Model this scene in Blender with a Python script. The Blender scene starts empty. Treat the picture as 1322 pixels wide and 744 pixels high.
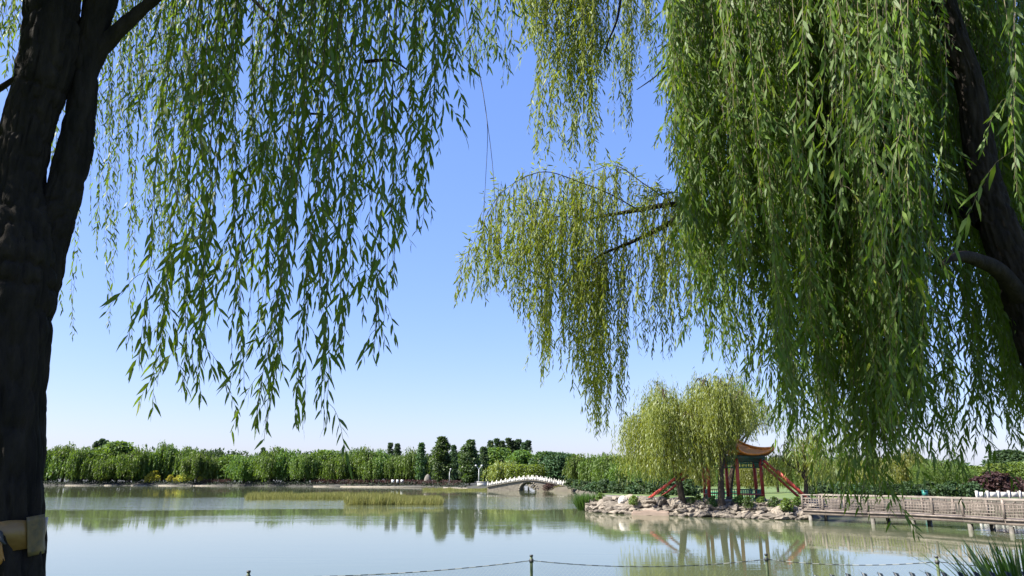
import bpy, bmesh, math, random
import numpy as np
from mathutils import Matrix, Vector
R = math.radians
sc = bpy.context.scene
COL = sc.collection

# ------------------------------------------------------------------ camera
EYE, FPX, PITCH = 3.2, 950.0, R(14.4)
cd = bpy.data.cameras.new('camera'); cam = bpy.data.objects.new('camera', cd); COL.objects.link(cam)
cam.location = (0, 0, EYE); cam.rotation_euler = (R(90) + PITCH, 0, 0)
cd.sensor_width = 36; cd.lens = 36 * FPX / 1322; cd.clip_start = 0.05; cd.clip_end = 6000
sc.camera = cam
# ------------------------------------------------------------------ light
SUN_EL, SUN_AZ = R(45), R(-106)            # azimuth measured from +Y towards +X
w = bpy.data.worlds.new('World'); sc.world = w; w.use_nodes = True
nt = w.node_tree; bg = nt.nodes['Background']
sky = nt.nodes.new('ShaderNodeTexSky'); sky.sky_type = 'NISHITA'; sky.sun_disc = False
sky.sun_elevation = SUN_EL; sky.sun_rotation = SUN_AZ
sky.air_density = 1.2; sky.dust_density = 1.22; sky.ozone_density = 10; sky.altitude = 50
hsv = nt.nodes.new('ShaderNodeHueSaturation'); hsv.inputs['Saturation'].default_value = 1.348; hsv.inputs['Hue'].default_value = .513
gm = nt.nodes.new('ShaderNodeGamma'); gm.inputs[1].default_value = .539      # a hazy, evenly bright summer sky
nt.links.new(sky.outputs[0], gm.inputs[0]); nt.links.new(gm.outputs[0], hsv.inputs['Color']); wb = nt.nodes.new('ShaderNodeMix'); wb.data_type = 'RGBA'; wb.blend_type = 'MULTIPLY'; wb.inputs[0].default_value = 1; wb.inputs[7].default_value = (1.03, .956, 1.10, 1)
nt.links.new(hsv.outputs[0], wb.inputs[6]); nt.links.new(wb.outputs[2], bg.inputs[0]); bg.inputs[1].default_value = 0.15
sl = bpy.data.lights.new('sun', 'SUN'); sl.energy = 5.0; sl.angle = R(0.5); sl.color = (1, .95, .86)
sun = bpy.data.objects.new('sun', sl); COL.objects.link(sun)
to_sun = Vector((math.sin(SUN_AZ) * math.cos(SUN_EL), math.cos(SUN_AZ) * math.cos(SUN_EL), math.sin(SUN_EL)))
sun.rotation_euler = to_sun.to_track_quat('Z', 'Y').to_euler(); sun.location = to_sun * 60
sc.view_settings.view_transform = 'Standard'; sc.view_settings.look = 'None'
sc.view_settings.exposure = 1.7; sc.view_settings.gamma = 1.0
sc.cycles.max_bounces = 8; sc.cycles.transparent_max_bounces = 8
sc.cycles.diffuse_bounces = 4; sc.cycles.transmission_bounces = 4

# ------------------------------------------------------------------ helpers
CP, SP = math.cos(PITCH), math.sin(PITCH)
def ray(px, py):
    u = (px - 661) / FPX; v = (372 - py) / FPX
    return u, CP - v * SP, SP + v * CP
def at(px, py, Y):
    u, dy, dz = ray(px, py); k = Y / dy
    return np.array((u * k, Y, EYE + dz * k))
def onz(px, py, z=0.0):
    u, dy, dz = ray(px, py); k = (z - EYE) / dz
    return np.array((u * k, dy * k, z))
def xat(px, Y, z):
    """x of a thing seen at column px, standing at distance Y and height z"""
    return (px - 661) / FPX * (Y * CP + (z - EYE) * SP)
def project(P):
    P = np.asarray(P); x = P[..., 0]; y = P[..., 1]; z = P[..., 2] - EYE
    d = y * CP + z * SP; d = np.where(d < .05, .05, d)
    return 661 + FPX * x / d, 372 - FPX * (z * CP - y * SP) / d, d

def make_mesh(name, V, F, smooth=False):
    """F: (M,3) or (M,4) array, or a list of such arrays"""
    V = np.asarray(V, dtype=np.float32)
    Fs = [np.asarray(f, dtype=np.int32) for f in (F if isinstance(F, list) and isinstance(F[0], np.ndarray) else [F]) if len(f)]
    me = bpy.data.meshes.new(name)
    me.vertices.add(len(V)); me.vertices.foreach_set('co', V.ravel())
    idx = np.concatenate([f.ravel() for f in Fs]); tot = np.concatenate([np.full(len(f), f.shape[1], np.int32) for f in Fs])
    me.loops.add(len(idx)); me.loops.foreach_set('vertex_index', idx)
    me.polygons.add(len(tot))
    st = np.zeros(len(tot), np.int32); st[1:] = np.cumsum(tot)[:-1]
    me.polygons.foreach_set('loop_start', st)
    if smooth: me.polygons.foreach_set('use_smooth', np.ones(len(tot), bool))
    me.update(calc_edges=True); me.validate()
    return me
def link(name, me, mat, parent=None, loc=None):
    o = bpy.data.objects.new(name, me); COL.objects.link(o)
    if mat is not None and me is not None and not me.materials: me.materials.append(mat)
    if parent is not None: o.parent = parent
    if loc is not None: o.location = loc
    return o
class MB:
    """collects simple solids, then links them as ONE mesh object (world coordinates)"""
    def __init__(s): s.V = []; s.F3 = []; s.F4 = []; s.n = 0
    def add(s, V, F):
        V = np.asarray(V, float); F = np.asarray(F, int)
        (s.F3 if F.shape[1] == 3 else s.F4).append(F + s.n); s.V.append(V); s.n += len(V); return s
    def box(s, c, size, rz=0, tilt=None):
        h = np.array(size) / 2
        v = np.array([[x, y, z] for x in (-1, 1) for y in (-1, 1) for z in (-1, 1)]) * h
        if tilt is not None: v = v @ np.array(tilt.to_3x3()).T
        cz, sz = math.cos(rz), math.sin(rz)
        v = v @ np.array([[cz, sz, 0], [-sz, cz, 0], [0, 0, 1]]) + np.array(c)
        return s.add(v, [[0, 1, 3, 2], [4, 6, 7, 5], [0, 4, 5, 1], [2, 3, 7, 6], [0, 2, 6, 4], [1, 5, 7, 3]])
    def beam(s, a, b, wd, ht):
        a = np.array(a, float); b = np.array(b, float); d = b - a; L = np.linalg.norm(d); d /= L
        up = np.array((0, 0, 1.)) if abs(d[2]) < .95 else np.array((0, 1., 0))
        x = np.cross(d, up); x /= np.linalg.norm(x); z = np.cross(x, d)
        v = [p + x * i * wd / 2 + z * j * ht / 2 for p in (a, b) for i, j in ((-1, -1), (1, -1), (1, 1), (-1, 1))]
        return s.add(v, [[0, 1, 2, 3], [7, 6, 5, 4], [0, 4, 5, 1], [1, 5, 6, 2], [2, 6, 7, 3], [3, 7, 4, 0]])
    def tube(s, pts, rad, seg=8, caps=True):
        V, F = tube(pts, rad, seg); s.add(V, F)
        if caps:
            n = len(pts); b = s.n - len(V)
            for r0, fl in ((0, True), ((n - 1) * seg, False)):
                c = V[r0:r0 + seg].mean(0); s.V.append(c[None]); ci = s.n; s.n += 1
                ii = np.arange(seg); jj = (ii + 1) % seg
                f = np.stack([np.full(seg, ci), b + r0 + (jj if fl else ii), b + r0 + (ii if fl else jj)], 1); s.F3.append(f)
        return s
    def build(s, name, mat, parent=None, smooth=False):
        V = np.concatenate(s.V)
        if parent is not None: V = V - np.array(parent.matrix_world.translation if parent.parent else parent.location)
        Fs = []
        if s.F3: Fs.append(np.concatenate(s.F3))
        if s.F4: Fs.append(np.concatenate(s.F4))
        return link(name, make_mesh(name, V, Fs, smooth), mat, parent)
def tube(pts, rad, seg=8, disp=None):
    P = np.asarray(pts, float); n = len(P); rad = np.broadcast_to(np.asarray(rad, float), (n,))
    T = np.gradient(P, axis=0); T /= np.linalg.norm(T, axis=1)[:, None] + 1e-9
    ref = np.array((0., 1., 0.)) if abs(T[:, 1]).mean() < .7 else np.array((0, 0, 1.))
    A = np.cross(T, ref); A /= np.linalg.norm(A, axis=1)[:, None] + 1e-9; B = np.cross(T, A)
    th = np.linspace(0, 2 * np.pi, seg, endpoint=False)
    rr = rad[:, None] * np.ones(seg)[None]
    if disp is not None: rr = rr * (1 + disp)
    V = P[:, None] + rr[..., None] * (np.cos(th)[None, :, None] * A[:, None] + np.sin(th)[None, :, None] * B[:, None])
    i = np.arange(n - 1)[:, None] * seg; j = np.arange(seg)[None]; k = (j + 1) % seg
    F = np.stack([i + j, i + k, i + seg + k, i + seg + j], -1).reshape(-1, 4)
    return V.reshape(-1, 3), F
def smooth_path(pts, n):
    P = np.asarray(pts, float); m = len(P)
    t = np.linspace(0, m - 1, n); i = np.clip(t.astype(int), 0, m - 2); f = (t - i)[:, None]
    g = lambda k: P[np.clip(k, 0, m - 1)]
    p0, p1, p2, p3 = g(i - 1), g(i), g(i + 1), g(i + 2)
    return .5 * (2 * p1 + (p2 - p0) * f + (2 * p0 - 5 * p1 + 4 * p2 - p3) * f ** 2 + (3 * p1 - p0 - 3 * p2 + p3) * f ** 3)
def thing(name, label, cat, loc, group=None):
    o = bpy.data.objects.new(name, None); COL.objects.link(o); o.location = tuple(float(v) for v in loc)
    o.empty_display_size = .3
    o['label'] = label; o['category'] = cat
    if group: o['group'] = group
    return o
def tag(o, label, cat, group=None):
    o['label'] = label; o['category'] = cat
    if group: o['group'] = group
    return o
def struct(o, kind='structure'): o['kind'] = kind; return o
ORD = ['first', 'second', 'third', 'fourth', 'fifth', 'sixth', 'seventh', 'eighth', 'ninth', 'tenth', 'eleventh', 'twelfth',
       'thirteenth', 'fourteenth', 'fifteenth', 'sixteenth', 'seventeenth', 'eighteenth', 'nineteenth', 'twentieth',
       'twenty first', 'twenty second', 'twenty third', 'twenty fourth', 'twenty fifth', 'twenty sixth', 'twenty seventh', 'twenty eighth']

# ------------------------------------------------------------------ materials
class NT:
    def __init__(s, name):
        s.m = bpy.data.materials.new(name); s.m.use_nodes = True; s.t = s.m.node_tree
        s.p = s.t.nodes['Principled BSDF']; s.out = s.t.nodes['Material Output']
    def n(s, typ, **kw):
        x = s.t.nodes.new(typ)
        for k, v in kw.items(): setattr(x, k, v)
        return x
    def l(s, a, b): s.t.links.new(a, b)
    def ramp(s, fac, stops):
        r = s.n('ShaderNodeValToRGB'); e = r.color_ramp.elements
        while len(e) < len(stops): e.new(.5)
        for i, (p, c) in enumerate(stops): e[i].position = p; e[i].color = (*c, 1)
        s.l(fac, r.inputs[0]); return r.outputs[0]
    def noise(s, scale, detail=4, rough=.55, vec=None, coord='Object', stretch=None):
        tc = s.n('ShaderNodeTexCoord'); v = tc.outputs[coord]
        if stretch:
            mp = s.n('ShaderNodeMapping'); mp.inputs['Scale'].default_value = stretch; s.l(v, mp.inputs[0]); v = mp.outputs[0]
        x = s.n('ShaderNodeTexNoise'); x.inputs['Scale'].default_value = scale; x.inputs['Detail'].default_value = detail
        x.inputs['Roughness'].default_value = rough; s.l(v, x.inputs['Vector']); return x.outputs['Fac']
    def bump(s, h, strength=.4, dist=.02):
        b = s.n('ShaderNodeBump'); b.inputs['Strength'].default_value = strength; b.inputs['Distance'].default_value = dist
        s.l(h, b.inputs['Height']); s.l(b.outputs[0], s.p.inputs['Normal']); return b
    def math(s, op, a, b=None):
        m = s.n('ShaderNodeMath', operation=op)
        for i, v in enumerate((a, b)):
            if v is None: continue
            if isinstance(v, (int, float)): m.inputs[i].default_value = v
            else: s.l(v, m.inputs[i])
        return m.outputs[0]
def simple(name, stops, scale=6, rough=.7, bump=.3, dist=.02, coord='Object', stretch=None, metal=0, detail=5):
    t = NT(name); f = t.noise(scale, detail, .6, coord=coord, stretch=stretch)
    t.l(t.ramp(f, stops), t.p.inputs['Base Color']); t.p.inputs['Roughness'].default_value = rough
    t.p.inputs['Metallic'].default_value = metal
    if bump: t.bump(f, bump, dist)
    return t.m
def leaf_mat(name, dark, light, back, trans, tmix=.4, rough=.4, spec=.5, obj_var=True):
    t = NT(name); g = t.n('ShaderNodeNewGeometry'); oi = t.n('ShaderNodeObjectInfo')
    r = t.math('FRACT', t.math('ADD', g.outputs['Random Per Island'], oi.outputs['Random']))
    c = t.ramp(r, [(0, dark), (.55, tuple((a + b) / 2 for a, b in zip(dark, light))), (.93, light), (.99, tuple(a * .6 + b * .4 for a, b in zip(light, (.30, .24, .05))))])
    mx = t.n('ShaderNodeMix', data_type='RGBA'); t.l(g.outputs['Backfacing'], mx.inputs[0]); t.l(c, mx.inputs[6]); mx.inputs[7].default_value = (*back, 1)
    col = mx.outputs[2]
    if obj_var:
        hs = t.n('ShaderNodeHueSaturation'); t.l(col, hs.inputs['Color'])
        t.l(t.math('MULTIPLY_ADD', oi.outputs['Random'], .05), hs.inputs['Hue']); hs.inputs['Hue'].links[0].from_node.inputs[2].default_value = .475
        m2 = t.math('MULTIPLY_ADD', oi.outputs['Random'], .45); m2.node.inputs[2].default_value = .8; t.l(m2, hs.inputs['Value'])
        col = hs.outputs[0]
    t.l(col, t.p.inputs['Base Color']); t.p.inputs['Roughness'].default_value = rough
    t.p.inputs['Specular IOR Level'].default_value = spec
    tr = t.n('ShaderNodeBsdfTranslucent')
    tc = t.ramp(r, [(0, tuple(x * .75 for x in trans)), (1, tuple(x * 1.2 for x in trans))]); t.l(tc, tr.inputs[0])
    ms = t.n('ShaderNodeMixShader'); ms.inputs[0].default_value = tmix
    t.l(t.p.outputs[0], ms.inputs[1]); t.l(tr.outputs[0], ms.inputs[2]); t.l(ms.outputs[0], t.out.inputs['Surface'])
    return t.m
M = {}
M['leaf'] = leaf_mat('willow_leaf', (.036, .090, .010), (.115, .185, .016), (.085, .13, .035), (.19, .29, .012), .38, .5, .2, False)
M['leaf_sunlit_tint'] = leaf_mat('sunlit_tint_willow_leaf', (.10, .155, .012), (.195, .235, .022), (.14, .175, .04), (.28, .34, .015), .40, .5, .2, False)  # yellower copy of the willow leaf, sunlight put into its colour
M['leaf_pale'] = leaf_mat('pale_willow_leaf', (.125, .165, .018), (.20, .215, .03), (.15, .18, .05), (.27, .30, .02), .42, .45, .4)
M['leaf_far'] = leaf_mat('far_willow_leaf', (.050, .110, .015), (.095, .158, .020), (.08, .13, .03), (.13, .21, .018), .38, .55, .25)
M['leaf_poplar'] = leaf_mat('poplar_leaf', (.030, .070, .014), (.060, .115, .018), (.05, .09, .03), (.09, .16, .015), .32, .5, .3)
M['leaf_dark'] = leaf_mat('dark_wood_leaf', (.022, .048, .018), (.045, .082, .024), (.04, .07, .03), (.06, .11, .02), .3, .6, .2)
M['leaf_bright'] = leaf_mat('bright_tree_leaf', (.075, .135, .016), (.13, .19, .022), (.1, .15, .04), (.2, .28, .02), .4, .5, .3)
M['leaf_bank_shade'] = leaf_mat('bank_shade_leaf', (.014, .022, .016), (.03, .042, .024), (.03, .04, .025), (.03, .05, .02), .2, .7, .2)  # near-black leaf colour standing for the shade under the far trees
M['leaf_yellow'] = leaf_mat('yellow_shrub_leaf', (.25, .24, .02), (.45, .40, .03), (.3, .3, .05), (.4, .4, .03), .35, .6, .2)
M['leaf_red'] = leaf_mat('red_hedge_leaf', (.038, .024, .021), (.072, .036, .031), (.055, .032, .03), (.07, .03, .025), .3, .6, .2)
M['reed'] = leaf_mat('reed_blade', (.10, .13, .03), (.22, .21, .06), (.18, .18, .06), (.2, .2, .05), .35, .6, .2, False)
M['grass'] = leaf_mat('grass_blade', (.03, .085, .012), (.07, .14, .02), (.06, .11, .03), (.1, .19, .02), .35, .45, .4, False)
def bark_mat(name, a, b, sc_=9, bump=.9, dist=.03):
    t = NT(name); f = t.noise(sc_, 8, .65, stretch=(1, 1, .22)); f2 = t.noise(2.2, 3, .5)
    c = t.ramp(f, [(.3, a), (.55, tuple((x + y) / 2 for x, y in zip(a, b))), (.75, b)])
    mx = t.n('ShaderNodeMix', data_type='RGBA', blend_type='MULTIPLY'); mx.inputs[0].default_value = .5
    t.l(c, mx.inputs[6]); t.l(t.ramp(f2, [(.3, (.55, .55, .55)), (.7, (1.1, 1.05, 1))]), mx.inputs[7]); t.l(mx.outputs[2], t.p.inputs['Base Color'])
    t.p.inputs['Roughness'].default_value = .9; t.p.inputs['Specular IOR Level'].default_value = .2; t.bump(f, bump, dist); return t.m
M['bark'] = bark_mat('willow_bark', (.006, .005, .0045), (.042, .033, .026), 12, 1.0, .04)
M['bark_far'] = bark_mat('far_bark', (.03, .024, .018), (.09, .07, .05), 5, .6, .05)
M['twig'] = simple('twig_skin', [(.3, (.05, .045, .015)), (.7, (.12, .09, .03))], 20, .6, .1)

# water
t = NT('lake_water')
t.p.inputs['Base Color'].default_value = (.085, .10, .052, 1); t.p.inputs['IOR'].default_value = 1.33
t.p.inputs['Roughness'].default_value = .035
geo = t.n('ShaderNodeNewGeometry'); sx = t.n('ShaderNodeSeparateXYZ'); t.l(geo.outputs['Position'], sx.inputs[0])
n1 = t.noise(1.0, 3, .5, stretch=(.55, 1.5, 1)); n2 = t.noise(.22, 3, .55, stretch=(.5, 1.6, 1)); n3 = t.noise(4.5, 2, .5, stretch=(.7, 1.2, 1))
patch = t.noise(.018, 4, .6, stretch=(.35, 1.6, 1))
pm = t.n('ShaderNodeMapRange', interpolation_type='SMOOTHSTEP'); pm.inputs['From Min'].default_value = .5; pm.inputs['From Max'].default_value = .68; t.l(patch, pm.inputs[0])
def lane(lo0, lo1, hi0, hi1):                # a wind lane across the lake
    wob = t.math('MULTIPLY_ADD', t.noise(.03, 3, .6), 26.0); wob.node.inputs[2].default_value = -13.0
    yy = t.math('ADD', sx.outputs['Y'], wob)
    a = t.n('ShaderNodeMapRange', interpolation_type='SMOOTHSTEP'); a.inputs['From Min'].default_value = lo0; a.inputs['From Max'].default_value = lo1; t.l(yy, a.inputs[0])
    b = t.n('ShaderNodeMapRange', interpolation_type='SMOOTHSTEP'); b.inputs['From Min'].default_value = hi0; b.inputs['From Max'].default_value = hi1; t.l(yy, b.inputs[0])
    return t.math('MULTIPLY', a.outputs[0], t.math('SUBTRACT', 1.0, b.outputs[0]))
ruf = t.math('MAXIMUM', t.math('MULTIPLY', pm.outputs[0], .5), lane(74, 84, 118, 135))
h = t.math('ADD', t.math('ADD', n1, t.math('MULTIPLY', n2, 1.6)), t.math('MULTIPLY', n3, .25))
b1 = t.n('ShaderNodeBump'); t.l(h, b1.inputs['Height']); b1.inputs['Distance'].default_value = .06
st = t.math('MULTIPLY_ADD', ruf, .5); st.node.inputs[2].default_value = .022; t.l(st, b1.inputs['Strength'])
t.l(b1.outputs[0], t.p.inputs['Normal'])
M['water'] = t.m
M['soil'] = simple('bank_soil', [(.3, (.04, .036, .025)), (.6, (.075, .065, .045)), (.8, (.05, .07, .022))], .35, .95, .5, .05)
M['bank'] = simple('shade_toned_bank_soil', [(.3, (.014, .015, .014)), (.55, (.03, .029, .025)), (.72, (.03, .045, .015))], .25, .95, .5, .05)  # soil kept near black so its colour carries the tree shade
M['path'] = simple('pale_path', [(.3, (.19, .165, .13)), (.7, (.28, .25, .205))], 2.0, .9, .3)
M['lawn'] = simple('lawn', [(.3, (.05, .09, .018)), (.55, (.08, .12, .025)), (.8, (.15, .14, .05))], .3, .95, .5, .05)
M['bed'] = simple('lake_bed', [(.3, (.08, .07, .05)), (.7, (.12, .10, .07))], .5, .95, .2)
def rock_mat(name, a, b, c):
    t = NT(name); f = t.noise(2.6, 8, .65); f2 = t.noise(.8, 3, .5); oi = t.n('ShaderNodeObjectInfo')
    col = t.ramp(f, [(.25, a), (.5, b), (.75, c)])
    hs = t.n('ShaderNodeHueSaturation'); t.l(col, hs.inputs['Color'])
    v = t.math('MULTIPLY_ADD', oi.outputs['Random'], .85); v.node.inputs[2].default_value = .5; t.l(v, hs.inputs['Value'])
    gp = t.n('ShaderNodeNewGeometry'); sp = t.n('ShaderNodeSeparateXYZ'); t.l(gp.outputs['Position'], sp.inputs[0])
    wl = t.n('ShaderNodeMapRange'); wl.inputs['From Min'].default_value = .05; wl.inputs['From Max'].default_value = .22; wl.inputs['To Min'].default_value = .38; t.l(t.math('ADD', sp.outputs['Z'], t.math('MULTIPLY', f2, .1)), wl.inputs[0])
    wet = t.n('ShaderNodeMix', data_type='RGBA', blend_type='MULTIPLY'); wet.inputs[0].default_value = 1      # waterline stain
    t.l(hs.outputs[0], wet.inputs[6]); t.l(wl.outputs[0], wet.inputs[7])
    t.l(wet.outputs[2], t.p.inputs['Base Color']); t.p.inputs['Roughness'].default_value = .92; t.bump(f, .9, .1); return t.m
M['rock'] = rock_mat('shore_rock', (.065, .055, .042), (.165, .14, .11), (.27, .235, .19))
M['rock_white'] = rock_mat('pale_rock', (.34, .31, .27), (.46, .43, .38), (.55, .52, .47))
M['slab'] = simple('pink_slab', [(.3, (.20, .15, .115)), (.7, (.28, .215, .17))], 1.2, .9, .3)
M['marble'] = simple('white_marble', [(.3, (.36, .345, .30)), (.7, (.54, .52, .47))], 3, .6, .1)
M['masonry'] = simple('bridge_masonry', [(.3, (.10, .088, .068)), (.7, (.21, .185, .145))], 2.2, .9, .4, .03)
M['void'] = simple('dark_stone', [(.3, (.10, .09, .07)), (.7, (.16, .14, .11))], 2, .9, .3)
M['red'] = simple('red_paint', [(.3, (.30, .030, .022)), (.55, (.42, .055, .035)), (.8, (.33, .07, .05))], 2.5, .55, .1)
M['green_paint'] = simple('green_paint', [(.3, (.02, .10, .07)), (.7, (.035, .17, .11))], 4, .5, .1)
M['bright_green'] = simple('bright_green_paint', [(.3, (.02, .22, .09)), (.7, (.03, .30, .13))], 4, .5, .1)
M['beam_dark'] = simple('painted_beam', [(.3, (.02, .045, .06)), (.5, (.03, .09, .07)), (.75, (.10, .05, .03))], 5, .6, .1)
M['tile'] = simple('orange_tile', [(.3, (.50, .15, .02)), (.55, (.68, .24, .04)), (.8, (.72, .33, .08))], 3.5, .45, .2)
M['teal'] = simple('teal_paint', [(.3, (.015, .12, .10)), (.7, (.03, .18, .15))], 4, .5, .1)
M['rail'] = simple('pale_rail', [(.3, (.14, .105, .09)), (.55, (.23, .175, .15)), (.8, (.30, .25, .215))], 1.3, .8, .15)
def worn(name, stops, scale):
    t = NT(name); f = t.noise(scale, 7, .65); oi = t.n('ShaderNodeObjectInfo'); hs = t.n('ShaderNodeHueSaturation'); t.l(t.ramp(f, stops), hs.inputs['Color'])
    v = t.math('MULTIPLY_ADD', oi.outputs['Random'], .55); v.node.inputs[2].default_value = .68; t.l(v, hs.inputs['Value']); t.l(hs.outputs[0], t.p.inputs['Base Color']); t.p.inputs['Roughness'].default_value = .85; t.bump(f, .3, .02); return t.m
M['rail'] = worn('weathered_rail', [(.28, (.055, .045, .037)), (.5, (.13, .105, .086)), (.72, (.205, .174, .148))], 2.2)
M['marble'] = worn('weathered_marble', [(.28, (.30, .285, .25)), (.5, (.50, .48, .43)), (.75, (.62, .60, .545))], 1.6)
M['rail_top'] = simple('pale_rail_top', [(.3, (.12, .10, .082)), (.7, (.25, .215, .18))], 1.3, .8, .15)
M['deck'] = simple('deck_timber', [(.3, (.10, .08, .065)), (.7, (.22, .18, .145))], 2, .85, .3)
M['concrete'] = simple('pier_concrete', [(.3, (.06, .055, .046)), (.7, (.17, .155, .13))], 2, .85, .3)
M['lamp_white'] = simple('lamp_white_paint', [(.3, (.40, .41, .41)), (.7, (.5, .51, .51))], 3, .4, .05)
M['post_wood'] = simple('post_paint', [(.3, (.07, .10, .05)), (.7, (.16, .19, .10))], 12, .7, .2)
M['post_dark'] = simple('post_dark', [(.3, (.02, .022, .025)), (.7, (.05, .05, .05))], 12, .6, .2)
M['picket'] = simple('picket_dark', [(.3, (.008, .014, .022)), (.7, (.02, .03, .04))], 14, .45, .2)
M['net'] = simple('net_wire', [(.3, (.10, .13, .09)), (.7, (.18, .2, .15))], 8, .6, 0)
t = NT('two_tone_rope'); tc = t.n('ShaderNodeTexCoord'); wv = t.n('ShaderNodeTexWave'); wv.inputs['Scale'].default_value = 2.3; wv.bands_direction = 'X'
t.l(tc.outputs['Object'], wv.inputs[0]); t.l(t.ramp(wv.outputs['Fac'], [(.45, (.03, .03, .03)), (.55, (.28, .28, .26))]), t.p.inputs['Base Color']); M['rope'] = t.m
t = NT('tan_plastic_tape'); f = t.noise(7, 5, .6, stretch=(1, 1, 3))
t.l(t.ramp(f, [(.3, (.15, .078, .018)), (.55, (.21, .12, .034)), (.8, (.18, .115, .048))]), t.p.inputs['Base Color']); t.p.inputs['Roughness'].default_value = .4; t.bump(f, .5, .01); M['tape'] = t.m
M['tape_grey'] = simple('worn_grey_tape', [(.3, (.05, .046, .03)), (.5, (.12, .082, .034)), (.72, (.17, .11, .042))], 26, .5, .4, .004)
M['tape_orange'] = simple('orange_tape', [(.3, (.28, .12, .015)), (.7, (.34, .16, .025))], 8, .4, .2)

# ------------------------------------------------------------------ setting: ground, water
bedo = struct(MB().box((0, 900, -2.6), (5200, 5200, 1)).build('lake_bed', M['bed']))
wo = struct(link('lake_water', make_mesh('lake_water', [(-900, 6, 0), (900, 6, 0), (900, 900, 0), (-900, 900, 0)], [[0, 1, 2, 3]]), M['water']))
def land(name, outline, z, slope, mat, skirt=-1.2):
    """outline (counter-clockwise) at the water's edge; the top is set in by `slope`"""
    P = np.array(outline, float); n = len(P)
    e = np.roll(P, -1, 0) - P; nr = np.stack([-e[:, 1], e[:, 0]], 1); nr /= np.linalg.norm(nr, axis=1)[:, None]
    m = nr + np.roll(nr, 1, 0); m /= np.linalg.norm(m, axis=1)[:, None]; k = np.clip((m * nr).sum(1), .4, 1)
    inn = P + m * (slope / k)[:, None]; out = P - m * (slope * .8 / k)[:, None]
    mid = P + m * (slope * .35 / k)[:, None]
    bm = bmesh.new()
    ri = [bm.verts.new((x, y, z)) for x, y in inn]; rm = [bm.verts.new((x, y, z * .55)) for x, y in mid]
    rp = [bm.verts.new((x, y, -.02)) for x, y in P]; ro = [bm.verts.new((x, y, skirt)) for x, y in out]
    for A, B in ((ro, rp), (rp, rm), (rm, ri)):
        for i in range(n): bm.faces.new((A[i], A[(i + 1) % n], B[(i + 1) % n], B[i]))
    top = bm.faces.new(ri); bmesh.ops.triangulate(bm, faces=[top])
    me = bpy.data.meshes.new(name); bm.to_mesh(me); bm.free()
    return struct(link(name, me, mat))
def shore(seq): return [(xat(px, Y, 0), Y) for px, Y in seq]
land('near_bank', [(-300, -200), (300, -200), (300, 8.5), (30, 9.5), (8, 10.3), (2, 10.4), (-6, 9.6), (-30, 9), (-300, 8)], 1.55, 1.6, M['lawn'])
FAR = shore([(-260, 300), (60, 292), (180, 290), (300, 278), (400, 262), (480, 252), (560, 236), (600, 212), (624, 192), (668, 186)])
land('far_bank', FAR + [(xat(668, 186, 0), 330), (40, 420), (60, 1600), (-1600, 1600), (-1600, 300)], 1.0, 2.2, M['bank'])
ISL = shore([(694, 180), (742, 171), (757, 130), (764, 92), (757, 78), (762, 74), (790, 70), (850, 66.5), (905, 64), (960, 62), (1010, 60), (1042, 60), (1060, 62), (1110, 72), (1250, 76), (1420, 72), (1700, 66)])
land('peninsula', ISL + [(900, 60), (900, 1600), (80, 1600), (70, 420), (xat(694, 180, 0), 330)], 1.0, 1.5, M['soil'])
# pale path and lawn lying on the peninsula
struct(link('footpath', make_mesh('footpath', [(xat(p, Y, 1.0), Y, 1.006) for p, Y in ((770, 80), (900, 69.5), (1035, 65), (1035, 68), (900, 74), (772, 96))], [[0, 1, 4, 5], [1, 2, 3, 4]]), M['path']))
struct(link('lawn', make_mesh('lawn', [(xat(760, 175, 1), 176, 1.004), (xat(775, 100, 1), 100, 1.004), (xat(900, 78, 1), 78, 1.004), (60, 82, 1.004), (400, 80, 1.004), (400, 400, 1.004), (60, 400, 1.004)], [np.array([[0, 1, 2], [2, 3, 0], [3, 6, 0]]), np.array([[3, 4, 5, 6]])]), M['lawn']))
# pale stone edging of the far shore
mb = MB()
rs = random.Random(3)
for (p0, Y0), (p1, Y1) in (((84, 290.5), (128, 290)), ((135, 289.6), (150, 289.6)), ((168, 289), (190, 288.5)), ((205, 287), (240, 284)), ((246, 283), (292, 277.5)), ((405, 260), (440, 256)), ((440, 255.5), (560, 235)), ((573, 226), (668, 184.5))):
    a = (xat(p0, Y0, 0), Y0, .12); b = (xat(p1, Y1, 0), Y1, .12); mb.beam(a, b, .5, .26)
struct(mb.build('shore_edging', M['path']))

# ------------------------------------------------------------------ plant builders
def strand_paths(P0, P1, rng, m=20, wob=.03, power=1.5):
    P0 = np.asarray(P0, float); P1 = np.asarray(P1, float); n = len(P0)
    s = np.linspace(0, 1, m)[None, :, None]; D = P1 - P0; L = np.linalg.norm(D, axis=1)
    Q = P0[:, None] + D[:, None] * s
    lat = (s ** power - s) * np.array((1, 1, 0)); Q += D[:, None] * lat
    for f in (1.1, 2.7, 5.3):
        ph = rng.uniform(0, 6.28, (n, 1, 2)); am = wob * L[:, None, None] / f * rng.uniform(.3, 1, (n, 1, 2))
        Q[:, :, :2] += am * np.sin(s * f * 6.28 + ph) * s * (1 - .35 * s)
    return Q
def side_shoots(Q, rng, per, l0, l1, out=.5, m=10):
    n, mm, _ = Q.shape; k = int(n * per)
    i = rng.integers(0, n, k); j = rng.integers(int(mm * .1), mm - 1, k)
    P = Q[i, j]; az = rng.uniform(0, 6.28, k); L = rng.uniform(l0, l1, k)
    o = L * out * rng.uniform(.4, 1, k)
    E = P + np.stack([np.cos(az) * o, np.sin(az) * o, -L * .85], 1)
    return strand_paths(P, E, rng, m, .03, .6)
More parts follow.
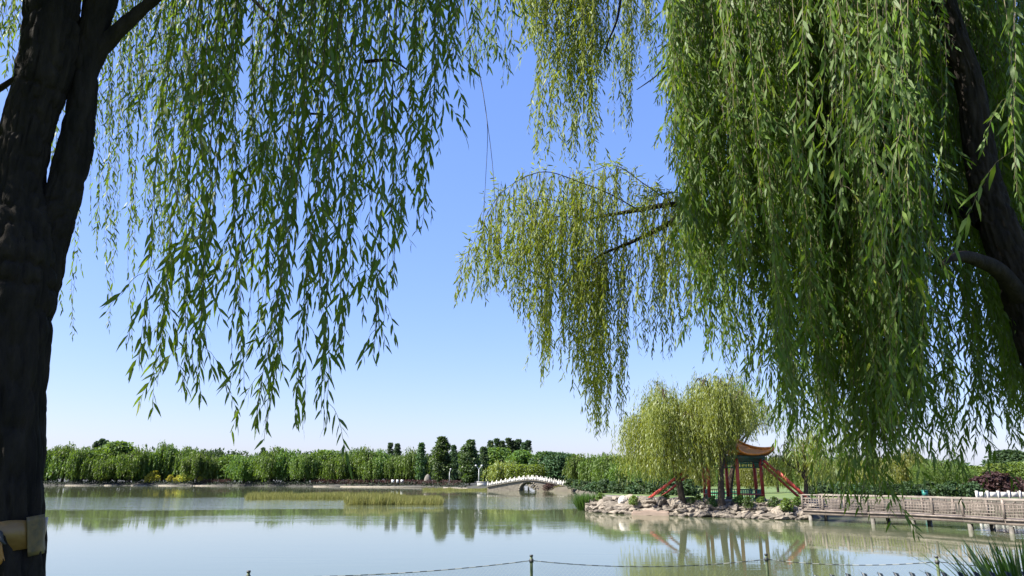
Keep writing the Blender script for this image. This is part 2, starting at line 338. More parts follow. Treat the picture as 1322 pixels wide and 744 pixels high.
def leaves_on(Q, rng, spacing, ll, start=0.0, ang=(.35, .85), var=.38):
    """leaf frames along the strands: origin, axis, normal, length"""
    n, m, _ = Q.shape
    seg = np.linalg.norm(np.diff(Q, axis=1), axis=2); L = seg.sum(1)
    cnt = np.maximum((L / spacing * (1 - start)).astype(int), 2)
    sid = np.repeat(np.arange(n), cnt); k = np.concatenate([np.arange(c) for c in cnt])
    tt = start + (1 - start) * (k + rng.uniform(.2, .8, len(k))) / cnt[sid]
    x = np.clip(tt, 0, .9999) * (m - 1); i = x.astype(int); f = (x - i)[:, None]
    P = Q[sid, i] * (1 - f) + Q[sid, i + 1] * f
    T = Q[sid, i + 1] - Q[sid, i]; T /= np.linalg.norm(T, axis=1)[:, None] + 1e-9
    az = rng.uniform(0, 6.28, n)[sid] + np.pi * (k % 2) + k * .35 + rng.normal(0, .5, len(k))
    E = np.stack([np.cos(az), np.sin(az), np.zeros_like(az)], 1); E -= T * (E * T).sum(1)[:, None]; E /= np.linalg.norm(E, axis=1)[:, None] + 1e-9
    th = rng.uniform(*ang, len(k))[:, None]
    A = T * np.cos(th) + E * np.sin(th); A[:, 2] -= .25; A /= np.linalg.norm(A, axis=1)[:, None]
    N = E - A * (E * A).sum(1)[:, None]; N /= np.linalg.norm(N, axis=1)[:, None] + 1e-9
    W = np.cross(A, N); ro = rng.normal(0, .8, len(k))[:, None]
    N, W = N * np.cos(ro) + W * np.sin(ro), W * np.cos(ro) - N * np.sin(ro)
    ln = ll * rng.uniform(1 - var, 1 + var, len(k)) * (1 - .35 * np.clip((tt - .9) / .1, 0, 1))
    return P, A, N, W, ln
LC = np.array([(0, 0, 0), (.28, -.5, -.005), (.28, .5, -.005), (.66, -.36, -.05), (.66, .36, -.05), (1, 0, -.14)])
LF = np.array([(0, 1, 2), (1, 3, 4), (1, 4, 2), (3, 5, 4)])
LC2 = np.array([(0, 0, 0), (.42, -.5, -.03), (.42, .5, -.03), (1, 0, -.1)]); LF2 = np.array([(0, 1, 2), (1, 3, 2)])
def leaf_mesh(name, fr, ratio=.16, off=(0, 0, 0), fine=True):
    P, A, N, W, ln = fr; C, F = (LC, LF) if fine else (LC2, LF2)
    V = P[:, None] + ln[:, None, None] * (C[None, :, 0:1] * A[:, None] + ratio * C[None, :, 1:2] * W[:, None] + C[None, :, 2:3] * N[:, None])
    nv = len(C); F = (np.arange(len(P))[:, None, None] * nv + F[None]).reshape(-1, 3)
    return make_mesh(name, V.reshape(-1, 3) - np.array(off), F, True)
def cat_frames(fs): return tuple(np.concatenate([f[i] for f in fs]) for i in range(5))
def pick(fr, mask): return tuple(a[mask] for a in fr)
def twig_arrays(Q, r0, r1, seg=3):
    mb = MB(); m = Q.shape[1]; rad = np.linspace(r0, r1, m)
    for q in Q: mb.add(*tube(q, rad, seg))
    return mb

# generic mid and far willow: returns (trunk mesh, crown mesh), base at the origin
def willow_meshes(seed, H, Rr, strands, leaf, spacing, lean=(0, 0), ratio=.2, trunk_r=.028, bare=.12, limbs=9, sway=0.0, seg=6, low=.10, core=None, low2=.1, plume=False):
    rng = np.random.default_rng(seed); mb = MB()
    fork = H * rng.uniform(.22, .3); lx, ly = lean
    tp = smooth_path([(0, 0, -.3), (lx * .25, ly * .25, fork * .5), (lx * .6, ly * .6, fork), (lx, ly, fork * 1.5)], 9)
    r = H * trunk_r; mb.add(*tube(tp, np.linspace(r * 1.25, r * .75, 9), max(seg, 7)))
    S0 = []; S1 = []
    for i in range(limbs):
        az = i * 2.4 + rng.uniform(-.4, .4); rr = Rr * rng.uniform(.25, .85) if i else .1
        zt = H * rng.uniform(.66 if plume else .74, 1.0) * (1 - (.26 if plume else .38) * (rr / Rr) ** 2)
        a = tp[rng.integers(5, 9)]; c, s = math.cos(az), math.sin(az)
        pts = smooth_path([a, (lx + c * rr * .35, ly + s * rr * .35, fork + (zt - fork) * .55), (lx + c * rr * .75, ly + s * rr * .75, zt * .96), (lx + c * rr, ly + s * rr, zt), (lx + c * rr * 1.22, ly + s * rr * 1.22, zt * .93)], 12)
        pts[1:-1] += rng.normal(0, .02 * H, pts[1:-1].shape) * .6
        mb.add(*tube(pts, np.linspace(r * .5, r * .06, 12), seg - 1 if seg > 4 else 4))
        k = strands // limbs
        ii = rng.integers(4, 12, k); P = pts[ii] + rng.normal(0, 1, (k, 3)) * np.array((.12 * Rr, .12 * Rr, .03 * H))
        # clumps: short side boughs carry bunches of strands
        ncl = 5; cl = rng.normal(0, 1, (ncl, 3)) * np.array((.24 * Rr, .24 * Rr, .055 * H)) * (.62 if plume else 1); P += cl[rng.integers(0, ncl, k)]
        Ln = H * rng.uniform(.12, .50, k) * np.where(rng.random(k) < .3, 1.35, 1)
        out = P[:, :2] - np.array((lx, ly)); out /= np.linalg.norm(out, axis=1)[:, None] + 1e-6
        E = P.copy(); E[:, 2] = np.maximum(P[:, 2] - Ln, H * np.where(np.hypot(P[:, 0] - lx, P[:, 1] - ly) < core, low2, low) + H * rng.uniform(0, .17, k) if core else H * rng.uniform(low, low + .17, k)); E[:, :2] += out * Rr * rng.uniform(.02, .16, k)[:, None]; E[:, 0] += sway * Ln
        ok = E[:, 2] < P[:, 2] - .05 * H
        S0.append(P[ok]); S1.append(E[ok])
    Q = strand_paths(np.concatenate(S0), np.concatenate(S1), rng, 8, .035, .7)
    fr = leaves_on(Q, rng, spacing, leaf, 0, (.25, .9), .35)
    V = np.concatenate(mb.V); me = make_mesh('trunk', V, np.concatenate(mb.F4), True)
    return me, leaf_mesh('crown', fr, ratio, fine=False)
def clump_meshes(seed, H, prof, leaf, n, trunk_r=.02, nclump=40, base=.12, ratio=.8, spread=.2, upright=0.0):
    """leafy tree whose clumps follow the radius profile prof(0..1)"""
    rng = np.random.default_rng(seed); mb = MB(); r = H * trunk_r
    tp = smooth_path([(0, 0, -.3), (.01 * H, 0, H * .35), (0, .01 * H, H * .7), (0, 0, H * .93)], 10); mb.add(*tube(tp, np.linspace(r * 1.2, r * .12, 10), 6))
    h = rng.random(nclump) ** .85; az = rng.uniform(0, 6.28, nclump); rad = prof(h) * rng.uniform(.35, 1, nclump)
    C = np.stack([np.cos(az) * rad, np.sin(az) * rad, H * (base + (1 - base) * h)], 1)
    for c in C[:14]:
        z0 = max(c[2] - H * .16, H * .1); a = np.array((0, 0, z0)); mb.add(*tube(smooth_path([a, (a + c) / 2 + (0, 0, .02 * H), c], 5), np.linspace(r * .35, r * .06, 5), 4))
    i = rng.integers(0, nclump, n); cs = spread * (prof(h)[i] + .03 * H) + .02 * H
    G = rng.normal(0, 1, (n, 3)); G /= np.linalg.norm(G, axis=1)[:, None]; G *= rng.uniform(.3, 1, (n, 1)) ** .5
    P = C[i] + G * cs[:, None] * 1.6 * np.array((1, 1, .8 + upright))
    P[:, 2] = np.clip(P[:, 2], H * base * .8, H * 1.0)
    A = G + rng.normal(0, .6, (n, 3)); A[:, 2] -= .25; A /= np.linalg.norm(A, axis=1)[:, None]
    N = G + np.array((0, 0, .5)) + rng.normal(0, .5, (n, 3)); N -= A * (N * A).sum(1)[:, None]; N /= np.linalg.norm(N, axis=1)[:, None] + 1e-9
    fr = (P, A, N, np.cross(A, N), leaf * rng.uniform(.6, 1.3, n))
    V = np.concatenate(mb.V); return make_mesh('trunk', V, np.concatenate(mb.F4), True), leaf_mesh('crown', fr, ratio, fine=False)
def plant_tree(name, label, cat, meshes, loc, mat, group=None, sc_=(1, 1, 1), rz=0.0, bark='bark_far'):
    o = thing(name, label, cat, loc, group); o.scale = sc_; o.rotation_euler = (0, 0, rz)
    a = link('trunk', meshes[0], M[bark], o)
    b = link('crown', meshes[1], mat, o)
    if b.data.materials[0] != mat: b.material_slots[0].link = 'OBJECT'; b.material_slots[0].material = mat
    return o
def top_z(py, Y): return at(661, py, Y)[2]

# ------------------------------------------------------------------ far shore trees
rnd = random.Random(11)
FW = [willow_meshes(100 + i, 13, 4.9 + .3 * (i % 3), 760, .85, .40, ratio=.34, limbs=12, low=.04) for i in range(6)]
BR = [clump_meshes(220 + i, 9, (lambda h: 4.0 * np.sqrt(np.clip(1 - (1.7 * h - .75) ** 2, .03, 1))), .6, 5200, nclump=60, base=.14, spread=.24) for i in range(3)]
def shore_Y(px):
    P = [(-260, 300), (60, 292), (180, 290), (300, 278), (400, 262), (480, 252), (560, 236), (600, 212), (624, 192)]
    return float(np.interp(px, [a for a, b in P], [b for a, b in P]))
px = 60; tops = {60: 573, 100: 579, 140: 575, 180: 579, 195: 571, 220: 570, 250: 574, 270: 582, 300: 580, 340: 581, 400: 583, 450: 583, 490: 580, 530: 580}
i = 0
while px < 540:
    Y = shore_Y(px) + rnd.uniform(3.0, 15); H = top_z(np.interp(px, list(tops), list(tops.values())) + rnd.uniform(-6, 8), Y) - 1
    s = H / 13
    if i in (4, 11, 17):
        plant_tree('broadleaf_tree', {4: 'dark rounded tree amid the left part of the far willow row', 11: 'dark rounded tree in the middle of the far willow row', 17: 'dark rounded tree near the right end of the far willow row'}[i], 'tree', BR[i % 3], (xat(px, Y + 6, 3), Y + 6, 1), M['leaf_far'], None, (H / 9 * 1.25, H / 9 * 1.25, H / 9 * .98), i)
        px += rnd.uniform(13, 19); i += 1; continue
    plant_tree('willow_tree', 'willow on the far shore, %s tree to the right of the big near trunk' % ORD[i], 'tree', FW[i % 6], (xat(px, Y, 3), Y, 1), M['leaf_far'], 'willows lining the far shore', (s * rnd.uniform(.9, 1.4), s * 1.1, s), rnd.uniform(0, 6.3))
    px += rnd.uniform(15, 27); i += 1
PO = [clump_meshes(200 + i, 18, (lambda h: 3.4 * np.sin(np.clip(h, 0.02, 1) ** .75 * np.pi * .93 + .12) ** .8 + .1), .75, 7000, nclump=90, base=.1, spread=.22) for i in range(2)]
PN = [clump_meshes(210 + i, 16, (lambda h: 1.5 * np.sin(np.clip(h, 0.02, 1) ** .7 * np.pi * .94 + .1) ** .8 + .1), .6, 3200, nclump=60, base=.08, spread=.25) for i in range(2)]
for nm, lab, px, py, Y, ms, mt, wd in (
    ('poplar_tree', 'tall broad poplar just right of the grey standing stone', 570, 565, 234, PO[0], 'leaf_poplar', 1.0),
    ('poplar_tree', 'broad poplar standing behind the white double lamp post', 606, 569, 214, PO[1], 'leaf_poplar', 1.12),
    ('poplar_tree', 'slim dark columnar poplar left of the tallest broad poplar', 543, 573, 246, PN[0], 'leaf_poplar', 1.0),
    ('poplar_tree', 'narrow dark poplar squeezed between the two broad poplars', 585, 576, 232, PN[1], 'leaf_dark', .9),
    ('poplar_tree', 'narrow dark poplar on the right flank of the lamp post poplar', 624, 578, 222, PN[0], 'leaf_dark', 1.2)):
    H = top_z(py, Y) - 1; s = H / (18 if ms in PO else 16)
    plant_tree(nm, lab, 'tree', ms, (xat(px, Y, 3), Y, 1), M[mt], 'poplars on the far shore', (s * wd, s * wd, s), rnd.uniform(0, 6))
for k, (px, py) in enumerate(((119, 571), (126, 568), (132, 570), (140, 573), (338, 579), (503, 573), (512, 574))):
    Y = shore_Y(px) + 40; s = (top_z(py, Y) - 1) / 16
    plant_tree('poplar_tree', ('dark poplar tip showing above the left far willows, %s of four' % ORD[k]) if k < 4 else ('lone dark poplar tip above the middle far willows', 'dark poplar tip left of the grey standing stone', 'dark poplar tip nearest to the grey standing stone')[k - 4], 'tree', PN[k % 2], (xat(px, Y, 5), Y, 1), M['leaf_dark'], 'dark poplar tips behind the willows', (s * .9, s * .9, s), rnd.uniform(0, 6))
for k, px in enumerate((633, 641, 648, 656, 663, 670, 676, 682)):
    Y = 300; H = top_z((570, 568, 571, 567, 570, 568, 573, 570)[k], Y) - 1; s = H / 16
    plant_tree('poplar_tree', 'blue green poplar in the tall row behind the stone bridge, %s from its left end' % ORD[k], 'tree', PN[k % 2], (xat(px, Y, 5), Y + rnd.uniform(-4, 4), 1), M['leaf_dark'], 'poplar row behind the bridge', (s * .95, s * .95, s), rnd.uniform(0, 6))
for nm, lab, px, py, Y, ms, mt, wd in (
    ('willow_tree', 'rounded yellow green willow at the left end of the stone bridge', 651, 591, 203, FW[0], 'leaf_pale', 1.35),
    ('broadleaf_tree', 'green bushy tree rising behind the rounded willow', 640, 580, 240, BR[0], 'leaf_far', 1.1),
    ('broadleaf_tree', 'leafy tree directly above the bridge crest', 676, 583, 222, BR[1], 'leaf_far', 1.1),
    ('broadleaf_tree', 'low bright bush tree behind the left half of the bridge rail', 672, 601, 200, BR[2], 'leaf_bright', 1.4),
    ('broadleaf_tree', 'low bright bush tree behind the bridge crest', 690, 601, 198, BR[0], 'leaf_bright', 1.4),
    ('broadleaf_tree', 'dark green tree behind the right half of the bridge', 706, 585, 214, BR[1], 'leaf_poplar', 1.2),
    ('broadleaf_tree', 'deep green tree above the right end of the bridge', 722, 586, 196, BR[2], 'leaf_dark', 1.1),
    ('broadleaf_tree', 'light green tree right of the bridge end', 735, 588, 205, BR[0], 'leaf_far', 1.0),
    ('willow_tree', 'willow on the right bank nearest to the bridge end', 752, 586, 180, FW[2], 'leaf_far', 1.2),
    ('willow_tree', 'willow behind the reed clump at the tip of the rocks', 771, 584, 152, FW[3], 'leaf_far', 1.25),
    ('willow_tree', 'willow behind the left end of the rock bank', 793, 583, 128, FW[4], 'leaf_far', 1.25),
    ('willow_tree', 'willow behind the pale boulder, left of the red props', 815, 586, 118, FW[5], 'leaf_far', 1.2)):
    H = top_z(py, Y) - 1; s = H / (13 if nm[0] == 'w' else 9)
    plant_tree(nm, lab, 'tree', ms, (xat(px, Y, 3), Y, 1), M[mt], 'trees round the stone bridge', (s * wd, s * wd, s), rnd.uniform(0, 6))
# wood behind, one mass
def wood(name, segs, seed, mat, leaf=1.3):
    rng = np.random.default_rng(seed); fs = []
    for p0, p1, Y, t0, t1, n in segs:
        nb = max(int((p1 - p0) / 9), 3)
        cx = rng.uniform(p0, p1, nb); ct = np.interp(cx, (p0, p1), (t0, t1)) + rng.uniform(-3, 4, nb)
        H = np.array([top_z(c, Y) - 1 for c in ct]); X = np.array([xat(c, Y, 4) for c in cx]); Yb = Y + rng.uniform(-8, 10, nb)
        i = rng.integers(0, nb, n); G = rng.normal(0, 1, (n, 3)); G /= np.linalg.norm(G, axis=1)[:, None]
        q = rng.uniform(.55, 1, (n, 1)) + .12 * np.sin(7 * G[:, :1] + 5 * G[:, 2:])
        P = np.stack([X[i], Yb[i], 1 + H[i] * .52], 1) + G * q * np.stack([H[i] * .36, H[i] * .36, H[i] * .48], 1)
        A = G + rng.normal(0, .6, (n, 3)); A[:, 2] -= .6; A /= np.linalg.norm(A, axis=1)[:, None]
        N = G - A * (G * A).sum(1)[:, None]; N /= np.linalg.norm(N, axis=1)[:, None] + 1e-9
        fs.append((P, A, N, np.cross(A, N), leaf * rng.uniform(.6, 1.3, n)))
    return struct(link(name, leaf_mesh(name, cat_frames(fs), .55, fine=False), mat), 'stuff')
wood('far_wood', [(40, 300, 335, 581, 582, 26000), (300, 560, 312, 586, 585, 26000), (540, 640, 290, 584, 586, 9000)], 5, M['leaf_dark'], 1.5)
wood('peninsula_wood', [(690, 850, 235, 590, 590, 13000), (850, 1100, 190, 592, 592, 16000), (1090, 1420, 190, 594, 592, 18000)], 6, M['leaf_dark'], 1.0)

# shrubs, hedges and small things along the far shore
SH = [clump_meshes(300 + i, 2.4, (lambda h: 1.25 * np.sqrt(np.clip(1 - (1.6 * h - .5) ** 2, .05, 1))), .34, 900, nclump=18, base=.08, spread=.3, trunk_r=.03) for i in range(3)]
def shrub(label, px, Y, h, mat, group, wd=1.0, z=1.0, k=0):
    s = h / 2.4; o = thing('shrub', label, 'shrub', (xat(px, Y, z), Y, z), group); o.scale = (s * wd, s * wd, s); o.rotation_euler = (0, 0, px)
    link('stem', SH[k % 3][0], M['bark_far'], o); c = link('foliage', SH[k % 3][1], mat, o)
    if c.data.materials[0] != mat: c.material_slots[0].link = 'OBJECT'; c.material_slots[0].material = mat
    return o
for k, (px, h, lab) in enumerate(((130, 2.4, 'yellow flowering bush under the left far shore willows, alone'), (192, 3.2, 'largest yellow bush beneath the tall willow clump on the far shore'), (199, 4.2, 'tallest yellow bush beside the largest one on the far shore'), (219, 2.8, 'yellow bush right of the tallest yellow bush'), (229, 2.6, 'small yellow bush in the middle of the yellow row'), (238, 3.6, 'upright yellow bush near the right end of the yellow row'), (258, 2.4, 'yellow bush at the right end of the yellow row'))):
    shrub(lab, px, shore_Y(px) + 4.0, h, M['leaf_yellow'], 'yellow bushes on the far shore', .9, 1.0, k)
hedge_px = list(range(268, 300, 6)) + list(range(410, 590, 8))
hp = []
rng = np.random.default_rng(8); fs = []
for p in np.linspace(262, 296, 16).tolist() + np.linspace(405, 592, 90).tolist():
    Y = shore_Y(p) + 2.6; n = 60; G = rng.normal(0, 1, (n, 3)); G /= np.linalg.norm(G, axis=1)[:, None]
    P = np.array((xat(p, Y, 1.5), Y, 1.55)) + G * np.array((1.1, .8, .75)) * rng.uniform(.6, 1, (n, 1))
    A = G + rng.normal(0, .6, (n, 3)); A /= np.linalg.norm(A, axis=1)[:, None]; N = G - A * (G * A).sum(1)[:, None]; N /= np.linalg.norm(N, axis=1)[:, None] + 1e-9
    fs.append((P, A, N, np.cross(A, N), .4 * rng.uniform(.6, 1.3, n)))
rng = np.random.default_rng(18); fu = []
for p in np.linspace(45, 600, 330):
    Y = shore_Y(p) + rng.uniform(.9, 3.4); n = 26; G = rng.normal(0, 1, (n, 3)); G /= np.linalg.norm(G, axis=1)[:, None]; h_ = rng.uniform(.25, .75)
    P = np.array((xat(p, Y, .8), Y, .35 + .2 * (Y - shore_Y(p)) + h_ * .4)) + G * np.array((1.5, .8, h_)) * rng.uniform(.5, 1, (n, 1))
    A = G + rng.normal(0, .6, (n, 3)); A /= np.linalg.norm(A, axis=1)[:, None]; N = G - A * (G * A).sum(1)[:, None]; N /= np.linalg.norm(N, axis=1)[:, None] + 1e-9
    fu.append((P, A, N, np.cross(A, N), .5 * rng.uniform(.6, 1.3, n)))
struct(link('bank_shade_leaves', leaf_mesh('bank_shade_leaves', cat_frames(fu), .6, fine=False), M['leaf_bank_shade']), 'stuff')  # dark leafy strip added along the bank in place of tree shade
tag(link('hedge', leaf_mesh('hedge', cat_frames(fs), .6, fine=False), M['leaf_red']), 'low dark red hedge along the far shore in front of the willows', 'hedge')
Y = 241; o = thing('standing_stone', 'pale grey pointed standing stone on the far shore by the poplars', 'monument', (xat(552, Y, 1), Y, 1.0))
mb = MB(); prof = [(0, 1.1), (.9, 1.15), (1.8, 1.05), (2.5, .75), (2.95, .3)]
c = np.array(o.location)
V = []; F = []
for z, r in prof:
    for a in range(10): V.append(c + (math.cos(a * .628) * r, math.sin(a * .628) * r * .55, z))
for k in range(len(prof) - 1):
    for a in range(10): F.append((k * 10 + a, k * 10 + (a + 1) % 10, (k + 1) * 10 + (a + 1) % 10, (k + 1) * 10 + a))
mb.add(V, F); mb.add([V[-10 + a] for a in range(10)] + [c + (0, 0, 3.1)], [(a, (a + 1) % 10, 10) for a in range(10)]); mb.build('stone', M['concrete'], o)
MB().box(c + (0, 0, -.1), (2.6, 1.7, .5)).build('plinth', M['masonry'], o)
for k, (px, wd, lab) in enumerate(((507, .85, 'leftmost white notice board by the red hedge'), (513, .7, 'narrow white notice board between its two neighbours'), (519, .85, 'rightmost white notice board by the red hedge'))):
    Y = 246; o = thing('notice_board', lab, 'sign', (xat(px, Y, 1), Y, 1.0), 'white boards on the far shore'); c = np.array(o.location)
    MB().box(c + (0, 0, .85), (wd, .1, .95)).build('panel', M['lamp_white'], o)
    for sg in (-1, 1): MB().box(c + (sg * wd * .35, .12, .45), (.09, .09, 1.0)).build('leg', M['concrete'], o)
def lamp(px, Y, ytop, double, label):
    z1 = top_z(ytop, Y); o = thing('lamp_post', label, 'street lamp', (xat(px, Y, 1), Y, 1.0), 'lamp posts on the far shore'); c = np.array(o.location)
    MB().tube([c, c + (0, 0, .6)], [.2, .16], 8).build('base', M['lamp_white'], o)
    MB().tube([c + (0, 0, .6), c + (0, 0, z1 - 1.0)], [.11, .07], 8).build('pole', M['lamp_white'], o)
    for sg in ((-1, 1) if double else (1,)):
        k = .75 if double else .35
        a = MB().tube(smooth_path([c + (0, 0, z1 - 1.2), c + (sg * k * .4, 0, z1 - .75), c + (sg * k, 0, z1 - .3)], 6), .06, 6).build('arm', M['lamp_white'], o)
        MB().tube([c + (sg * k, 0, z1 - .38), c + (sg * k, 0, z1 - .25), c + (sg * k, 0, z1)], [.12, .3, .22], 8).build('lamp_head', M['lamp_white'], o)
lamp(618, 195, 605.5, True, 'white double headed lamp post left of the stone bridge')
lamp(580, 226, 609.5, False, 'single white lamp post in front of the tallest poplar')
o = thing('white_wall', 'small white low wall beside the left end of the bridge', 'wall', (xat(622, 190.5, 1), 190.5, .9)); MB().box(np.array(o.location) + (0, 0, .5), (2.3, .35, 1.0)).build('wall_face', M['marble'], o); MB().box(np.array(o.location) + (0, 0, 1.06), (2.5, .5, .12)).build('coping', M['marble'], o)

# ------------------------------------------------------------------ reeds
def reed_bed(name, label, quad, h, n, seed, mat, cat='reeds', kind=None, ratio=.05):
    rng = np.random.default_rng(seed); a, b = rng.random((2, n, 1)); q = np.array(quad, float)
    P = (q[0] * (1 - a) + q[1] * a) * (1 - b) + (q[3] * (1 - a) + q[2] * a) * b
    P[:, 0] += rng.normal(0, .15, n); P[:, 1] += rng.normal(0, .5, n)
    A = np.stack([rng.normal(0, .16, n), rng.normal(0, .16, n), np.ones(n)], 1); A /= np.linalg.norm(A, axis=1)[:, None]
    az = rng.uniform(0, 6.28, n); N = np.stack([np.cos(az), np.sin(az), np.zeros(n)], 1); N -= A * (N * A).sum(1)[:, None]; N /= np.linalg.norm(N, axis=1)[:, None]
    cl = .75 + .5 * np.sin(P[:, 0] * .9 + np.sin(P[:, 0] * .31) * 3) ** 2 * rng.uniform(.5, 1, n)
    fr = (P, A, N, np.cross(A, N), h * cl * rng.uniform(.7, 1.15, n))
    return struct(link(name, leaf_mesh(name, fr, ratio, fine=False), mat), 'stuff')
def wq(p0, p1, Yf, Yb): return [(xat(p0, Yf, 0), Yf, -.1), (xat(p1, Yf, 0), Yf, -.1), (xat(p1 - 4, Yb, 0), Yb, -.1), (xat(p0 + 4, Yb, 0), Yb, -.1)]
reed_bed('reed_bed', '', wq(447, 571, 90, 103), 1.25, 14000, 21, M['reed'])
reed_bed('reed_bed', '', wq(318, 452, 112, 126), .95, 12000, 22, M['reed'])
reed_bed('reed_bed', '', wq(545, 640, 184, 194), .75, 6000, 23, M['reed'])
def clump(name, label, px, Y, z, w, h, n, seed, mat):
    rng = np.random.default_rng(seed); c = np.array((xat(px, Y, z), Y, z))
    o = thing(name, label, 'reeds', c)
    r = np.sqrt(rng.random(n)) * w; az = rng.uniform(0, 6.28, n); P = np.stack([np.cos(az) * r, np.sin(az) * r * .7, np.zeros(n)], 1)
    A = np.stack([P[:, 0] / w * .35 + rng.normal(0, .15, n), P[:, 1] / w * .35 + rng.normal(0, .15, n), np.ones(n)], 1); A /= np.linalg.norm(A, axis=1)[:, None]
    N = np.cross(A, rng.normal(0, 1, (n, 3))); N /= np.linalg.norm(N, axis=1)[:, None]
    b = link('blades', leaf_mesh('blades', (P, A, N, np.cross(A, N), h * rng.uniform(.55, 1.1, n)), .045, fine=True), mat, o); b['kind'] = 'stuff'
    return o
clump('reed_clump', 'round green reed clump in the water at the left tip of the rock bank', 759, 75.5, -.05, .95, 1.75, 900, 31, M['grass'])

# ------------------------------------------------------------------ stone bridge
def bridge():
    YL, YR = 183.0, 178.5; xl = xat(629, YL, 1); xr = xat(743.5, YR, 1); Ln = math.hypot(xr - xl, YR - YL)
    ax = np.array((xr - xl, YR - YL, 0)) / Ln; ay = np.array((-ax[1], ax[0], 0))
    o = thing('stone_bridge', 'white railed stone arch bridge crossing a channel between the far banks', 'bridge', (xl, YL, 0)); base = np.array(o.location)
    W = 4.0
    ctr = Ln * .485
    def zd(s):                                # walking line
        u = (s - ctr) / (ctr if s < ctr else Ln - ctr); e = .9 if s < ctr else .55
        return e + (2.42 - e) * (1 - (math.sqrt(min(abs(u), 1) ** 2 + .05) - .2236) / (math.sqrt(1.05) - .2236))
    P = lambda s, t, z: base + ax * s + ay * t + np.array((0, 0, z))
    ar, ac, az0 = 2.1, Ln * .47, -.05
    ss = np.linspace(0, Ln, 61)
    mb = MB()
    S = sorted(set(ss.tolist() + [ac - ar, ac + ar] + np.linspace(ac - ar, ac + ar, 25).tolist()))
    def zb(s): return az0 + math.sqrt(max(ar * ar - (s - ac) ** 2, 0)) * .97 if abs(s - ac) < ar else -1.0
    for s0, s1 in zip(S[:-1], S[1:]):
        e = 1e-6; b0 = zb(s0 + e); b1 = zb(s1 - e)
        for t, fl in ((0, False), (W, True)):
            q = [P(s0, t, b0), P(s1, t, b1), P(s1, t, zd(s1)), P(s0, t, zd(s0))]
            mb.add(q, [[0, 1, 2, 3] if not fl else [3, 2, 1, 0]])
        mb.add([P(s0, 0, zd(s0)), P(s1, 0, zd(s1)), P(s1, W, zd(s1)), P(s0, W, zd(s0))], [[0, 1, 2, 3]])
        if abs((s0 + s1) / 2 - ac) < ar: mb.add([P(s0, 0, b0), P(s0, W, b0), P(s1, W, b1), P(s1, 0, b1)], [[0, 1, 2, 3]])
    for s in (ac - ar, ac + ar): mb.add([P(s, 0, -1), P(s, W, -1), P(s, W, az0 + .01), P(s, 0, az0 + .01)], [[0, 1, 2, 3]])
    mb.build('bridge_body', M['masonry'], o)
    # arch stones, each a piece
    nst = 15
    for k in range(nst):
        a0 = math.pi * k / nst; a1 = math.pi * (k + .9) / nst; mb = MB()
        v = []
        for t in (-.07, .5):
            for a, r in ((a0, ar + .005), (a1, ar + .005), (a1, ar + .38), (a0, ar + .38)):
                v.append(P(ac + math.cos(a) * r, t, az0 + math.sin(a) * r * .97))
        mb.add(v, [[0, 1, 2, 3], [7, 6, 5, 4], [0, 4, 5, 1], [1, 5, 6, 2], [2, 6, 7, 3], [3, 7, 4, 0]]); mb.build('arch_stone', M['masonry'], o)
    for side, t in ((0, -.09), (1, W + .09)):
        mb = MB()
        for s0, s1 in zip(ss[:-1], ss[1:]): mb.beam(P(s0, t, zd(s0) + .02), P(s1, t, zd(s1) + .02), .3, .16)
        mb.build('cornice', M['void'], o)
        npst = 19
        for k in range(npst + 1):
            s = Ln * (k + .15) / (npst + .3); b = P(s, t, zd(s))
            p_ = MB().box(b + (0, 0, .47), (.24, .24, .8), math.atan2(ax[1], ax[0])).build('post', M['marble'], o)
            f_ = MB().tube([b + (0, 0, .87), b + (0, 0, .95), b + (0, 0, 1.08), b + (0, 0, 1.22)], [.14, .09, .14, .03], 7).build('finial', M['marble'], o)
            if k < npst:
                s2 = Ln * (k + 1.15) / (npst + .3); c2 = P(s2, t, zd(s2)); mb = MB()
                mb.beam(b + ax * .14 + (0, 0, .74), c2 - ax * .14 + (0, 0, .74), .14, .14)
                mb.beam(b + ax * .14 + (0, 0, .36), c2 - ax * .14 + (0, 0, .36), .1, .46)
                mb.build('rail_panel', M['marble'], o)
bridge()
shrub('brown green reed mound against the right flank of the bridge', 709, 178.4, 1.5, M['leaf_red'], None, 2.0, .1, 1)
shrub('low dry bush at the foot of the bridge, right of the brown mound', 722, 178, 1.1, M['reed'], None, 2.2, .1, 2)

# ------------------------------------------------------------------ rocks of the bank
def rock_mesh(seed, sub=3):
    rng = np.random.default_rng(seed); bm = bmesh.new(); bmesh.ops.create_icosphere(bm, subdivisions=sub, radius=1)
    V = np.array([v.co[:] for v in bm.verts])
    for k in range(13):
        d = rng.normal(0, 1, 3); d /= np.linalg.norm(d); c = rng.uniform(.55, .92); q = V @ d; V -= np.outer(np.maximum(q - c, 0), d)
    V *= 1 + .05 * np.sin(V @ rng.normal(0, 4, 3) + rng.uniform(0, 6))[:, None] + rng.normal(0, .012, (len(V), 1))
    for v, p in zip(bm.verts, V): v.co = p
    me = bpy.data.meshes.new('rock'); bm.to_mesh(me); bm.free(); me.materials.append(M['rock']); return me
RM = [rock_mesh(400 + i) for i in range(9)]
def shoreline(s):
    P = [(758, 74.2), (775, 71.6), (790, 70), (850, 66.5), (905, 64), (960, 62), (1010, 60), (1045, 59.6)]
    px = 758 + s * (1046 - 758); return px, float(np.interp(px, [a for a, b in P], [b for a, b in P]))
rb = thing('rock_bank', 'bank of piled beige rocks edging the pavilion shore', 'rocks', (xat(900, 64.2, 0), 64.2, 0)); rb0 = np.array(rb.location)
rr = random.Random(5)
